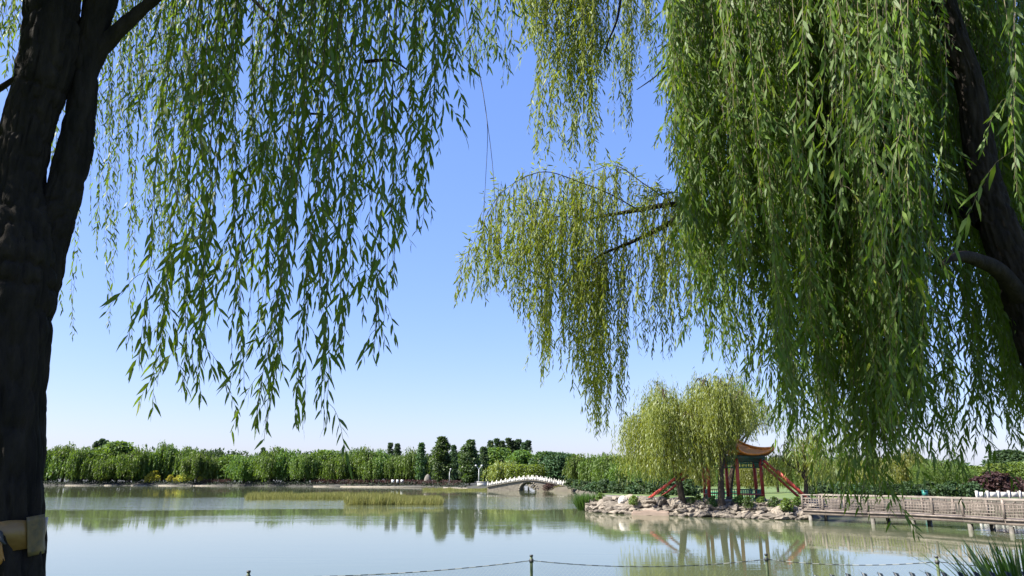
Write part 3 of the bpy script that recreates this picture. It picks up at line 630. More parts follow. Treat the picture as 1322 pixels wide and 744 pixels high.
def rock(px, Y, z, sx, sy, sz, mesh=None, parent=rb):
    o = link('rock', mesh or rr.choice(RM), None, parent); p = np.array((xat(px, Y, z), Y, z)) - rb0
    o.location = p; o.scale = (sx, sy, sz); o.rotation_euler = (rr.uniform(-.25, .25), rr.uniform(-.25, .25), rr.uniform(0, 6.3)); return o
for tier, (dz, dy, n, s0, s1) in enumerate(((.06, -.35, 70, .2, .52), (.34, .15, 68, .2, .54), (.66, .75, 60, .2, .5), (.98, 1.5, 40, .18, .42))):
    for k in range(n):
        s = (k + rr.uniform(.1, .9)) / n; px, Y = shoreline(s)
        if 818 < px < 862 and tier == 0: continue
        sz = rr.uniform(s0, s1); sw = sz * rr.uniform(1.0, 1.9)
        rock(px, Y + dy + rr.uniform(-.2, .2), dz + rr.uniform(-.06, .1), sw, sz, sz * rr.uniform(.42, .85))
for px, Y, z, s in ((786, 72, 1.1, .6), (797, 71.5, 1.25, .5), (812, 71.3, 1.15, .62), (820, 70.5, 1.2, .45), (779, 72.2, .8, .55), (806, 70.6, .75, .7), (792, 70.6, .5, .7), (893, 66.3, 1.15, .6), (872, 66.4, 1.05, .7), (855, 67.3, 1.1, .62), (1000, 62.5, 1.2, .55), (1020, 61.4, 1.0, .6), (835, 68.4, 1.1, .8)):
    rock(px, Y, z, s * 1.25, s, s * .75)
o = link('boulder', rock_mesh(450), None); o.data.materials[0] = M['rock_white']; o.location = (xat(803, 70.4, 1.0), 70.4, 1.02); o.scale = (.62, .5, .52); tag(o, 'white boulder standing out among the beige rocks of the bank', 'boulder')
o = thing('stone_slab', 'flat pinkish slab lying at the waterline left of the red props', 'slab', (xat(841, 66.4, .1), 66.4, 0))
bm = bmesh.new(); bmesh.ops.create_cube(bm, size=1); bmesh.ops.scale(bm, vec=(3.3, 1.3, .55), verts=bm.verts); bmesh.ops.bevel(bm, geom=bm.edges[:], offset=.12, segments=2, affect='EDGES')
bmesh.ops.subdivide_edges(bm, edges=[e for e in bm.edges if e.calc_length() > .8], cuts=5, use_grid_fill=True)
for v in bm.verts: v.co.z += .06 * math.sin(v.co.x * 2.2 + 1) + .04 * math.sin(v.co.y * 5 + v.co.x * 3)
me = bpy.data.meshes.new('slab'); bm.to_mesh(me); bm.free(); q = link('slab', me, M['slab'], o); q.location = (0, 0, .12); q.rotation_euler = (0, 0, R(-17))
bush_spots = [(776, 73, .9, 'leaf_far', 'small bush tucked behind the reed clump'), (818, 68.2, .75, 'leaf_bright', 'light green tuft between the white boulder and the slab'), (860, 67.8, .9, 'leaf_far', 'green tuft at the foot of the red props'), (893, 65.9, .7, 'leaf_far', 'green weed among the rocks right of the dark willow trunk'), (902, 66, .8, 'leaf_bright', 'bright weed among the rocks under the left red column'), (922, 64, .8, 'leaf_poplar', 'dark weed at the foot of the leaning willow'), (955, 63.6, .9, 'leaf_far', 'green weed on the rocks below the front red column'), (966, 62.2, .8, 'leaf_poplar', 'dark low weed at the waterline below the pavilion'), (985, 62.6, .8, 'leaf_far', 'weed among the rocks right of the pavilion columns'), (1016, 60.0, 1.0, 'leaf_bright', 'bright yellow green bush by the water near the boardwalk'), (1000, 61.6, .8, 'leaf_poplar', 'dark weed on the rocks left of the bright bush'), (1030, 61.2, .8, 'leaf_far', 'weed at the last rocks before the boardwalk')]
for k, (px, Y, h, mt, lab) in enumerate(bush_spots): shrub(lab, px, Y, h, M[mt], 'weeds among the rocks', 1.0, .55 if mt == 'leaf_bright' and px > 1000 else .8, k)

# ------------------------------------------------------------------ pavilion
def pavilion():
    Y = 67.5; zb = 1.05; cx = xat(947, Y, 1.5); o = thing('pavilion', 'hexagonal pavilion with orange tiled roof and red columns behind the willows', 'pavilion', (cx, Y, zb)); c = np.array(o.location)
    rot = R(84)
    hexp = lambda r, k, z: c + np.array((math.cos(rot + k * R(60)) * r, math.sin(rot + k * R(60)) * r, z))
    mb = MB(); mb.add([hexp(3.5, k, 0) for k in range(6)] + [hexp(3.5, k, .18) for k in range(6)], [[k, (k + 1) % 6, 6 + (k + 1) % 6, 6 + k] for k in range(6)]); mb.add([hexp(3.5, k, .18) for k in range(6)] + [c + (0, 0, .18)], [[k, (k + 1) % 6, 6] for k in range(6)]); mb.build('platform', M['concrete'], o)
    RC, HC, RE = 2.62, 3.75, 3.55
    for k in range(6):
        p = hexp(RC, k, .18); cl = MB().tube([p + (0, 0, .25), p + (0, 0, HC)], .15, 14).build('column', M['red'], o, True)
        MB().tube([p, p + (0, 0, .12), p + (0, 0, .25)], [.24, .25, .17], 12).build('column_base', M['concrete'], o)
        q = hexp(RC, k + 1, .18); d = (q - p) / np.linalg.norm(q - p); a = p + d * .15; b = q - d * .15
        MB().beam(a + (0, 0, HC - .25), b + (0, 0, HC - .25), .2, .5).build('lintel', M['beam_dark'], o)
        mb = MB()
        for z in (HC - .62, HC - .98): mb.beam(a + (0, 0, z), b + (0, 0, z), .06, .06)
        Lh = np.linalg.norm(b - a)
        for j in range(1, 9): mb.beam(a + d * Lh * j / 9 + (0, 0, HC - .95), a + d * Lh * j / 9 + (0, 0, HC - .5), .05, .05)
        mb.build('hanging_lattice', M['green_paint'], o)
        if k not in (2,):
            MB().beam(a + (0, 0, .5), b + (0, 0, .5), .34, .07).build('bench_seat', M['red'], o)
            mb = MB(); mb.beam(a + (0, 0, .88), b + (0, 0, .88), .07, .07)
            for j in range(1, 10): mb.beam(a + d * Lh * j / 10 + (0, 0, .1), a + d * Lh * j / 10 + (0, 0, .85), .05, .05)
            mb.build('bench_rail', M['green_paint'], o)
    # roof: six ribbed, concave faces with turned-up corners
    ze, zt = HC + .35, HC + 1.8
    def prof(u): return ze + (zt - ze) * (u ** 1.75)      # u 0 eave .. 1 apex
    NU, NV = 12, 33
    for k in range(6):
        V = []; e0 = np.array((math.cos(rot + k * R(60)), math.sin(rot + k * R(60)), 0)); e1 = np.array((math.cos(rot + (k + 1) * R(60)), math.sin(rot + (k + 1) * R(60)), 0)); nn = (e0 + e1) / 2
        for iu in range(NU):
            u = iu / (NU - 1); r = RE * (1 - u) + .22 * u
            for iv in range(NV):
                v = iv / (NV - 1); corner = abs(2 * v - 1) ** 3; ext = 1 + .10 * corner * (1 - u)
                p = (e0 * (1 - v) + e1 * v) * r * ext
                V.append(c + p + (0, 0, prof(u) + .45 * corner * (1 - u) ** 2 + (.055 if iv % 2 else 0)))
        F = [[i * NV + j, i * NV + j + 1, (i + 1) * NV + j + 1, (i + 1) * NV + j] for i in range(NU - 1) for j in range(NV - 1)]
        nv = len(V); V2 = V + [p - np.array((0, 0, .16)) for p in V]
        F2 = F + [[f[3] + nv, f[2] + nv, f[1] + nv, f[0] + nv] for f in F] + [[j + 1, j, j + nv, j + 1 + nv] for j in range(NV - 1)]
        MB().add(V2, F2).build('roof_slope', M['tile'], o)
        hp = []
        for iu in range(NU):
            u = iu / (NU - 1); r = (RE * (1 - u) + .22 * u) * (1 + .10 * (1 - u)); hp.append(c + e0 * r + (0, 0, prof(u) + .45 * (1 - u) ** 2 + .10))
        MB().tube(hp, .10, 6).build('hip_ridge', M['tile'], o)
        MB().beam(hexp(RC + .25, k, ze - .28), hexp(RC + .25, k + 1, ze - .28), .3, .3).build('eave_beam', M['beam_dark'], o)
    MB().tube([c + (0, 0, zt - .05), c + (0, 0, zt + .2), c + (0, 0, zt + .35), c + (0, 0, zt + .65), c + (0, 0, zt + .85), c + (0, 0, zt + 1.15)], [.34, .26, .16, .32, .2, .02], 12).build('finial', M['tile'], o, True)
pavilion()
def pole(a, b, r, label, base_r=None):
    a = np.array(a); b = np.array(b); o = thing('prop_pole', label, 'pole', a, 'red props under the willows')
    MB().tube([a - (b - a) * .02, a + (b - a) * .5, b], [r, r * .95, r * .9], 12).build('shaft', M['red'], o, True)
    MB().tube([b - (b - a) * .015, b + (b - a) * .012], [r * 1.25, r * 1.25], 12).build('collar', M['post_dark'], o)
    MB().box(a + (0, 0, -.02), (r * 4, r * 4, .16)).build('footing', M['concrete'], o)
pole(at(838, 643.5, 67), at(894, 601, 66), .13, 'red slanting prop pole, upper of the two at the left willow')
pole(at(851, 644, 68.5), at(888, 614, 67.5), .11, 'red slanting prop pole, lower of the two at the left willow')
pole(at(1040, 641.5, 63), at(985, 594, 64.5), .14, 'red slanting prop pole right of the pavilion, upper one')
pole(at(1032, 642.5, 64.5), at(984, 599, 65.3), .12, 'darker red slanting prop pole right of the pavilion, lower one')
pole(at(1043, 643.5, 62), at(1003, 607, 63), .11, 'short red prop pole right of the pavilion, nearest the boardwalk')
# green low fence beyond the pavilion
o = thing('green_fence', 'low bright green railing on the lawn behind the pavilion columns', 'fence', (xat(930, 78, 1), 78, 1.0)); c = np.array(o.location)
for k in range(9): MB().box(c + (k * .62 - 1.6, 0, .35), (.07, .07, .75)).build('post', M['bright_green'], o)
for z in (.2, .45, .7): MB().beam(c + (-1.6, 0, z), c + (8 * .62 - 1.6, 0, z), .05, .08).build('rail', M['bright_green'], o)

# ------------------------------------------------------------------ willows on the peninsula
def big_willow(label, px, pyb, Y, pyt, Rr, seed, lean, strands, mat='leaf_pale', leaf=.34, z=1.0, group='willows by the pavilion', **kw):
    H = top_z(pyt, Y) - z
    return plant_tree('willow_tree', label, 'tree', willow_meshes(seed, H, Rr, strands, leaf, .17, lean, ratio=.17, seg=8, **kw), (xat(px, Y, z), Y, z), M[mat], group)
big_willow('tall yellow green willow left of the pavilion with a dark upright trunk', 882, 652, 66, 486, 4.4, 501, (-1.0, 0), 1900, limbs=17, low=.13, trunk_r=.024, plume=True)
big_willow('yellow green willow leaning in front of the pavilion roof', 931, 657, 63.6, 476, 3.2, 502, (.35, .2), 1500, limbs=15, low=.44, trunk_r=.022, core=1.1, low2=.24, plume=True)
big_willow('willow growing behind the pavilion with a dark straight trunk', 941, 650, 72, 484, 3.6, 503, (.9, -.3), 1300, limbs=14, low=.50, trunk_r=.02, plume=True)
big_willow('small open willow with a forked trunk beside the boardwalk', 1041, 652, 63, 548, 3.0, 504, (.2, 0), 420, limbs=9, low=.2, trunk_r=.03)
MW = [willow_meshes(520 + i, 11, 4.6, 1300, .48, .26, ratio=.26, limbs=13, low=.05) for i in range(4)]
for k, (px, py, Y, mt, lab) in enumerate((
    (845, 590, 104, 'leaf_far', 'willow behind the red props at the left'), (872, 588, 116, 'leaf_far', 'willow beyond the lawn left of the left red column'),
    (905, 590, 108, 'leaf_pale', 'willow beyond the lawn behind the left red column'), (938, 592, 118, 'leaf_far', 'willow beyond the lawn behind the pavilion centre'),
    (968, 590, 106, 'leaf_pale', 'willow seen through the right bays of the pavilion'), (1003, 585, 112, 'leaf_pale', 'willow between the pavilion and the forked willow'),
    (1030, 580, 100, 'leaf_far', 'willow right behind the forked willow'), (1062, 584, 96, 'leaf_pale', 'willow behind the left end of the boardwalk'),
    (1098, 580, 102, 'leaf_pale', 'willow behind the second bay of the boardwalk'), (1135, 583, 95, 'leaf_pale', 'willow behind the third bay of the boardwalk'),
    (1172, 579, 99, 'leaf_pale', 'willow behind the boardwalk, left of the teal box'), (1208, 586, 93, 'leaf_far', 'willow just right of the teal box'), (1238, 592, 97, 'leaf_far', 'rightmost willow behind the boardwalk'))):
    s = (top_z(py, Y) - 1) / 11
    plant_tree('willow_tree', lab, 'tree', MW[k % 4], (xat(px, Y, 3), Y, 1), M[mt], 'willows behind the boardwalk', (s, s, s), rnd.uniform(0, 6))
for k, (px, py, Y, mt, lab) in enumerate(((1262, 603, 120, 'leaf_bright', 'bright green tree at the right, left of the others'), (1290, 600, 116, 'leaf_bright', 'bright green tree above the dark red shrubs'), (1318, 598, 122, 'leaf_bright', 'bright green tree at the right edge of the picture'), (1308, 583, 150, 'leaf_dark', 'dark blue green tree rising behind the bright trees'), (1345, 590, 140, 'leaf_poplar', 'green tree cut by the right edge of the picture'))):
    s = (top_z(py, Y) - 1) / 9
    plant_tree('broadleaf_tree', lab, 'tree', BR[k % 3], (xat(px, Y, 3), Y, 1), M[mt], 'broadleaf trees at the right', (s * 1.2, s * 1.2, s), rnd.uniform(0, 6))
for k, (px, h, lab) in enumerate(((1270, 2.2, 'dark red shrub, left of the row at the right'), (1284, 2.6, 'dark red shrub, second in the row at the right'), (1298, 2.4, 'dark red shrub, third in the row at the right'), (1312, 2.1, 'dark red shrub at the right end of the row'))): shrub(lab, px, 88, h, M['leaf_red'], 'dark red shrubs', 1.25, 1.0, k)
for k, px in enumerate(range(1048, 1260, 14)): shrub('dark clipped shrub behind the boardwalk, %s from its left end' % ORD[k], px, 86 + (k % 3), 1.3 + .3 * (k % 2), M['leaf_dark'], 'shrubs behind the boardwalk', 1.3, 1.0, k)
for k, px in enumerate(range(770, 900, 11)): shrub('low dark shrub on the lawn edge left of the pavilion, %s from the reed clump' % ORD[k], px, 108 - k * 1.5, 1.5 + .3 * (k % 2), M['leaf_dark'], 'shrubs on the lawn edge', 1.3, 1.0, k)
for k, (px, Y, h, lab) in enumerate(((738, 170, 2.0, 'dark shrub just right of the bridge end'), (747, 160, 1.8, 'dark shrub on the bank between the bridge end and the reed clump'), (756, 142, 1.6, 'dark shrub on the bank behind the reed clump'), (764, 122, 1.5, 'dark shrub at the near end of the row beside the bridge'))): shrub(lab, px, Y, h, M['leaf_dark'], 'shrubs between bridge and rocks', 1.6, .7, k)
o = thing('kiosk_box', 'small teal box showing above the boardwalk rail', 'box', (xat(1195, 80, 1), 80, 1.0)); c = np.array(o.location)
MB().box(c + (0, 0, .54), (.42, .4, .5)).build('body', M['teal'], o); MB().box(c + (0, 0, .83), (.52, .5, .07)).build('lid', M['teal'], o)
for sx_ in (-.28, .28): MB().box(c + (sx_, 0, .15), (.1, .4, .32)).build('leg', M['post_dark'], o)
o = thing('white_balustrade', 'low white balustrade beyond the right end of the boardwalk', 'balustrade', (xat(1262, 78.5, 1), 78.5, 1.0)); c = np.array(o.location)
for k in range(9): MB().box(c + (k * 1.1, 0, .4), (.2, .2, .85)).build('post', M['marble'], o)
for k in range(8): MB().beam(c + (k * 1.1 + .1, 0, .42), c + (k * 1.1 + 1.0, 0, .42), .12, .55).build('panel', M['marble'], o)

# ------------------------------------------------------------------ boardwalk
def boardwalk():
    zd = .78; pts = [(1036, 58.6), (1120, 54.0), (1168, 52.2), (1243, 48.2), (1297, 45.2), (1352, 43.4)]
    W = 2.2
    F = [np.array((xat(p, Y, zd), Y, zd)) for p, Y in pts]
    o = thing('boardwalk', 'timber boardwalk on piers with pale lattice railings leading to the pavilion', 'boardwalk', (F[0][0], F[0][1], 0))
    back = []
    for i, f in enumerate(F):
        d = F[min(i + 1, len(F) - 1)] - F[max(i - 1, 0)]; d /= np.linalg.norm(d); back.append(f + np.array((-d[1], d[0], 0)) * W)
    for i in range(len(F) - 1):
        a, b, a2, b2 = F[i], F[i + 1], back[i], back[i + 1]; L = np.linalg.norm(b - a); n = int(L / .42)
        for k in range(n):
            s0, s1 = (k + .03) / n, (k + .97) / n
            q = [a + (b - a) * s0, a + (b - a) * s1, a2 + (b2 - a2) * s1, a2 + (b2 - a2) * s0]
            mb = MB(); mb.add([x for x in q] + [x - np.array((0, 0, .05)) for x in q], [[0, 1, 2, 3], [7, 6, 5, 4], [0, 4, 5, 1], [1, 5, 6, 2], [2, 6, 7, 3], [3, 7, 4, 0]]); mb.build('plank', M['deck'], o)
        up = np.array((0, 0, 1.)); d = (b - a) / L; nn = np.array((-d[1], d[0], 0))
        MB().beam(a - nn * .06 + d * .01 - up * .03, b - nn * .06 - d * .01 - up * .03, .1, .09).build('edge_board', M['rail'], o)
        MB().beam(a + nn * .1 - up * .20 + d * .01, b + nn * .1 - up * .20 - d * .01, .18, .26).build('bearer', M['deck'], o)
        MB().beam(a2 - nn * .1 - up * .20 + d * .01, b2 - nn * .1 - up * .20 - d * .01, .18, .26).build('bearer', M['deck'], o)
        npn = max(int(round(L / 2.1)), 1)
        for row, (A, B) in enumerate(((a, b), (a2, b2))):
            L2 = np.linalg.norm(B - A); dd = (B - A) / L2; oo = nn * (.08 if row == 0 else -.08); A = A + oo; B = B + oo
            for k in range(npn):
                p0 = A + (B - A) * k / npn; p1 = A + (B - A) * (k + 1) / npn; w = np.linalg.norm(p1 - p0)
                MB().box(p0 + up * .56, (.13, .13, 1.14), math.atan2(dd[1], dd[0])).build('rail_post', M['rail'], o)
                q0 = p0 + dd * .07; q1 = p1 - dd * .07; w = np.linalg.norm(q1 - q0)
                MB().beam(q0 + up * 1.10, q1 + up * 1.10, .09, .08).build('handrail', M['rail_top'], o)
                mb = MB()
                mb.beam(q0 + up * .84, q1 + up * .84, .05, .055); mb.beam(q0 + up * .10, q1 + up * .10, .05, .055)
                for j in range(1, 4): mb.beam(q0 + dd * w * j / 4 + up * .84, q0 + dd * w * j / 4 + up * 1.08, .045, .045)
                nb = int(w / .21)
                for j in range(1, nb): mb.beam(q0 + dd * w * j / nb + up * .11, q0 + dd * w * j / nb + up * .83, .034, .036)
                i0, i1 = (.2, .8) if (k + i) % 2 else (.0, 1.0)
                for z in (.28, .46, .64): mb.beam(q0 + dd * w * i0 + up * z, q0 + dd * w * i1 + up * z, .04, .045)
                mb.build('lattice_panel', M['rail'], o)
        for s in ((.06, .5) if L > 6 else (.1,)):
            for A, B, off, dark in ((a, b, .18, False), (a2, b2, -.18, True)):
                p = A + (B - A) * s + nn * off
                MB().box(p + (0, 0, -1.1), (.22, .22, 1.4), math.atan2(d[1], d[0])).build('pier', M['concrete'], o)
boardwalk()

# ------------------------------------------------------------------ near willows
def value_noise(th_n, s_n, nt_, ns_, seed):
    g = np.random.default_rng(seed).random((ns_ + 2, nt_)); a = np.linspace(0, nt_, th_n, endpoint=False); b = np.linspace(0, ns_, s_n)
    ai = a.astype(int); bi = np.minimum(b.astype(int), ns_); af = a - ai; bf = b - bi; af = af * af * (3 - 2 * af); bf = bf * bf * (3 - 2 * bf)
    g0 = g[bi][:, ai % nt_] * (1 - af) + g[bi][:, (ai + 1) % nt_] * af; bi2 = np.minimum(bi + 1, ns_ + 1)
    g1 = g[bi2][:, ai % nt_] * (1 - af) + g[bi2][:, (ai + 1) % nt_] * af
    return g0 * (1 - bf[:, None]) + g1 * bf[:, None]
def stem(ctrl, nlen, seg, seed, amp=.135):
    """ctrl: rows of (point, radius)"""
    P = smooth_path([c[0] for c in ctrl], nlen); r = smooth_path([(c[1], 0, 0) for c in ctrl], nlen)[:, 0]
    L = np.linalg.norm(np.diff(P, axis=0), axis=1).sum(); rm = r.mean()
    ns = max(int(L / .17), 4); nt_ = max(int(6.28 * rm / .024), 9)
    v1 = value_noise(seg, nlen, nt_, ns, seed); v2 = value_noise(seg, nlen, nt_ * 2, ns * 4, seed + 1); v3 = value_noise(seg, nlen, max(nt_ // 4, 3), max(ns // 4, 3), seed + 2)
    ridge = 1 - np.abs(2 * v1 - 1); D = amp * (.35 - ridge ** 2.2 * 1.3 + (v2 - .5) * .45) + .07 * (v3 - .5)
    return tube(P, r, seg, D)
def px_stem(rows, Y, *a, **k):
    """rows: (left px, right px, py) edges of a stem standing at distance Y"""
    ctrl = []
    for l, r_, y in rows:
        c = at((l + r_) / 2, y, Y); dep = Y * CP + (c[2] - EYE) * SP; ctrl.append((c, (r_ - l) / 2 / FPX * dep))
    return stem(ctrl, *a, **k)
def add_leaves(tree, fr, ratio, mat, nbig=300):
    """the nbig leaves that show largest become parts of their own; the rest one part"""
    P, A, N, W, ln = fr; base = np.array(tree.location)
    mid = P + A * ln[:, None] * .5; x, y, d = project(mid); tx, ty, _ = project(P + A * ln[:, None]); bx, by, _ = project(P)
    size = np.hypot(tx - bx, ty - by); inside = (x > 4) & (x < 1318) & (y > 4) & (y < 740) & (d > .3)
    order = np.argsort(-np.where(inside, size, -1))[:nbig]
    big = np.zeros(len(P), bool); big[order] = True
    L = leaf_mesh('foliage', pick(fr, ~big), ratio, base); o = link('foliage', L, mat, tree); o['kind'] = 'stuff'
    one = make_mesh('leaf', LC * np.array((1, ratio, 1)), LF, True); one.materials.append(mat)
    for i in order:
        q = link('leaf', one, None, tree); m = Matrix.Identity(4)
        for k in range(3): m[k][0] = A[i, k]; m[k][1] = W[i, k]; m[k][2] = N[i, k]; m[k][3] = P[i, k] - base[k]
        q.matrix_local = m @ Matrix.Scale(float(ln[i]), 4)
def add_twigs(tree, Q, r0, r1, nbig=140):
    base = np.array(tree.location); x, y, d = project(Q); vis = ((x > 0) & (x < 1322) & (y > 0) & (y < 744)).sum(1) / d.mean(1)
    order = np.argsort(-vis); rad = np.linspace(r0, r1, Q.shape[1])
    for i in order[:nbig]: MB().add(*tube(Q[i], rad, 4)).build('twig', M['twig'], tree, True)
    mb = MB()
    for i in order[nbig:]: mb.add(*tube(Q[i], rad, 3))
    if len(order) > nbig: mb.build('twigs', M['twig'], tree, True)['kind'] = 'stuff'
def clusters(rows, rng, topz=None, ext=.6):
    """rows: (px at frame top, px bottom, py bottom, distance, strands, spread px); strands hang from above the frame"""
    A = []; B = []; C = []
    for xt, xb, yb, Y, n, sp in rows:
        tops = at(xt, 0, Y); zt = tops[2] + ext + rng.uniform(0, .6); k = Y / FPX
        for _ in range(n):
            j = rng.normal(0, 1, 3); yy = yb - abs(rng.normal(0, .13)) * (yb + 60) * (.45 if yb > 430 else 1 if n > 3 else .5); dY = Y + j[1] * .25
            b = at(xb + j[0] * sp, yy, dY); f = (zt - b[2]) / max(tops[2] - at(xb, yb, Y)[2], .3)
            xtop = b[0] + (tops[0] - at(xb, yb, Y)[0]) * min(f, 1.3) + j[2] * sp * k * .3
            A.append((xtop, dY + rng.normal(0, .1), zt)); B.append(b)
        C.append(np.array((tops[0] + (tops[0] - at(xb, yb, Y)[0]) * .15, Y, zt)))
    return np.array(A), np.array(B), C
def boughs(mb, starts, ends, rng, r0=.045):
    """arching side boughs from the nearest limb point to the place strands hang from"""
    S = np.array(starts)
    for e in ends:
        d = np.linalg.norm(S - e, axis=1) + .6 * np.maximum(S[:, 2] - e[2], 0); s = S[np.argmin(d)]
        m1 = s * .6 + e * .4 + np.array((0, 0, .35)) + rng.normal(0, .08, 3); m2 = s * .25 + e * .75 + np.array((0, 0, .32)) + rng.normal(0, .08, 3)
        L = np.linalg.norm(e - s); mb.add(*tube(smooth_path([s, m1, m2, e, e + (e - m2) * .3 - np.array((0, 0, .15))], 14), np.linspace(min(r0, .012 + .014 * L), .006, 14), 6))
def overhead(rng, n, box, keep):
    """crown beyond the frame: short strands high up, kept out of the picture"""
    (x0, x1), (y0, y1), (z0, z1) = box
    P = np.stack([rng.uniform(x0, x1, n), rng.uniform(y0, y1, n), rng.uniform(z0, z1, n)], 1)
    E = P + np.stack([rng.normal(0, .15, n), rng.normal(0, .15, n), -rng.uniform(.6, 2.0, n)], 1)
    ok = keep(P) & keep(E); return P[ok], E[ok]
def outside(P):
    x, y, d = project(P); dd = P[:, 1] * CP + (P[:, 2] - EYE) * SP
    return (dd < .2) | (y < -40) | (x < -60) | (x > 1382)
LR = .185

def left_willow():
    rng = np.random.default_rng(71); YT = 3.25
    b = at(8, 744, YT); tree = thing('willow_tree', 'big dark trunked willow at the left edge, its twigs hanging over the lake', 'tree', (b[0], YT, 1.52), None)
    base = np.array(tree.location)
    foot = at(6, 1120, YT)
    V, F = px_stem([(-62, 60, 1180), (-46, 52, 1020), (-40, 50, 880), (-38, 50, 744), (-38, 49, 620), (-38, 53, 500), (-36, 61, 400), (-30, 66, 340), (-20, 60, 290), (-8, 53, 240), (2, 60, 190), (14, 73, 140), (24, 88, 100), (32, 97, 50), (38, 100, 0), (44, 106, -80), (55, 108, -220), (70, 112, -420)], YT, 420, 110, 1)
    MB().add(V, F).build('trunk', M['bark'], tree, True)
    V, F = px_stem([(20, 62, 420), (30, 76, 360), (42, 84, 320), (50, 96, 280), (62, 105, 245), (75, 116, 200), (86, 121, 150), (95, 125, 100), (99, 131, 55), (112, 150, 0), (128, 168, -80), (150, 190, -220), (190, 220, -420)], YT + .10, 260, 80, 11)
    MB().add(V, F).build('branch', M['bark'], tree, True)
    V, F = px_stem([(100, 124, 95), (118, 140, 65), (140, 160, 42), (160, 177, 25), (178, 193, 10), (204, 218, -12), (250, 262, -60), (330, 340, -150), (430, 438, -240)], YT + .12, 120, 40, 21)
    MB().add(V, F).build('branch', M['bark'], tree, True)
    V, F = px_stem([(-60, -44, 150), (-30, -18, 128), (0, 8, 112), (22, 28, 98), (40, 44, 92)], YT + .5, 40, 16, 31)
    MB().add(V, F).build('branch', M['bark'], tree, True)
    # limbs above the frame that carry the curtain
    limb_pts = []; mbl = MB()
    for pts, r0 in (([at(90, -420, YT), (-1.2, 3.6, 8.3), (0.0, 4.2, 8.6), (1.0, 4.9, 8.3)], .085), ([at(200, -420, YT), (-1.3, 4.6, 7.9), (-.9, 6.2, 9.4), (-.4, 8.0, 10.6)], .085), ([at(90, -420, YT), (-3.4, 3.6, 7.8), (-4.8, 5.0, 8.2), (-6.0, 6.8, 8.6)], .08), ([at(90, -420, YT), (-3.6, 2.2, 7.6), (-5.4, 1.4, 8.0), (-7.2, 1.0, 7.6)], .08), ([at(434, -240, YT + .12), (.2, 3.9, 6.9), (.8, 4.6, 7.3)], .05), ([at(90, -420, YT), (-2.2, 1.6, 8.4), (-1.6, -.4, 8.6)], .07)):
        p = smooth_path(pts, 24); limb_pts += list(p[4:]); MB().add(*tube(p, np.linspace(r0, .02, 24), 8)).build('branch', M['bark'], tree, True)
    near = [(225, 178, 482, 4.0, 2, 5), (255, 208, 505, 4.0, 4, 10), (282, 240, 520, 4.0, 6, 11), (300, 262, 478, 4.2, 5, 12), (322, 308, 508, 4.0, 3, 7), (300, 255, 335, 4.2, 4, 14), (345, 300, 425, 4.2, 5, 14), (372, 335, 445, 4.2, 4, 12),
            (405, 340, 580, 4.0, 6, 8), (398, 355, 520, 4.05, 4, 9), (425, 385, 560, 4.0, 4, 8), (440, 412, 560, 3.9, 4, 8), (405, 372, 410, 4.3, 5, 16), (440, 402, 405, 4.3, 6, 14), (470, 438, 470, 4.1, 6, 12), (490, 462, 430, 4.2, 5, 10), (508, 488, 478, 4.0, 5, 8), (518, 506, 392, 4.1, 5, 9),
            (540, 522, 310, 4.2, 6, 11), (562, 542, 300, 4.2, 5, 8), (572, 556, 200, 4.2, 7, 9), (485, 475, 260, 4.4, 6, 18), (425, 410, 230, 4.4, 7, 18), (365, 345, 240, 4.4, 6, 18), (305, 290, 210, 4.4, 6, 18), (592, 580, 95, 4.5, 6, 9),
            (610, 611, 105, 6.2, 5, 8), (637, 636, 80, 6.2, 6, 8), (660, 655, 118, 6.2, 4, 6), (625, 622, 50, 6, 5, 12)]
    far = [(95, 82, 405, 7.4, 4, 7), (118, 92, 455, 7.4, 2, 6), (140, 124, 335, 7.5, 7, 11), (165, 142, 430, 7.4, 4, 8), (192, 163, 478, 7.3, 2, 5), (180, 170, 335, 8, 10, 15), (215, 205, 355, 8, 11, 14), (250, 240, 340, 8, 10, 14), (290, 278, 290, 8, 9, 16), (330, 318, 305, 8, 8, 16), (372, 360, 300, 8, 7, 16), (232, 218, 440, 7.5, 4, 7), (150, 146, 200, 7, 10, 14), (195, 190, 160, 7, 12, 18), (245, 240, 170, 7, 12, 18), (300, 296, 150, 7, 9, 18), (350, 346, 140, 6.5, 8, 18), (400, 396, 140, 6.2, 7, 18), (450, 446, 150, 6, 7, 18), (505, 500, 140, 6, 7, 18), (545, 542, 110, 6, 7, 14),
           (8, 4, 130, 6, 9, 12), (-14, -18, 230, 6, 7, 10), (22, 20, 60, 6.5, 7, 10), (108, 108, 60, 7.5, 6, 6), (270, 268, 70, 5.5, 8, 30), (420, 418, 60, 5.2, 8, 30), (520, 516, 70, 5.2, 8, 26)]
    near = [r_[:4] + (max(2, round(r_[4] * (.9 if r_[2] > 430 else .5))), r_[5] * .6) for r_ in near]
    A1, B1, C1 = clusters(near, rng); A2, B2, C2 = clusters(far, rng)
    bl = MB(); boughs(bl, limb_pts, C1 + C2, rng); bl.build('boughs', M['bark'], tree, True)['kind'] = 'stuff'
    # visible thin boughs inside the curtain
    for pts in ([at(300, -30, 4.6), at(335, 8, 4.6), at(378, 52, 4.6), at(420, 95, 4.6), at(445, 125, 4.6)], [at(378, 52, 4.6), at(392, 90, 4.6), at(412, 130, 4.6)], [at(370, 145, 4.5), at(420, 148, 4.5)], [at(470, 80, 4.5), at(505, 78, 4.5), at(525, 90, 4.5)]):
        MB().add(*tube(smooth_path(pts, 16), np.linspace(.016, .005, 16), 6)).build('branch', M['bark'], tree, True)
    Q1 = strand_paths(A1, B1, rng, 26, .014, 1.9); Q2 = strand_paths(A2, B2, rng, 22, .014, 1.5)
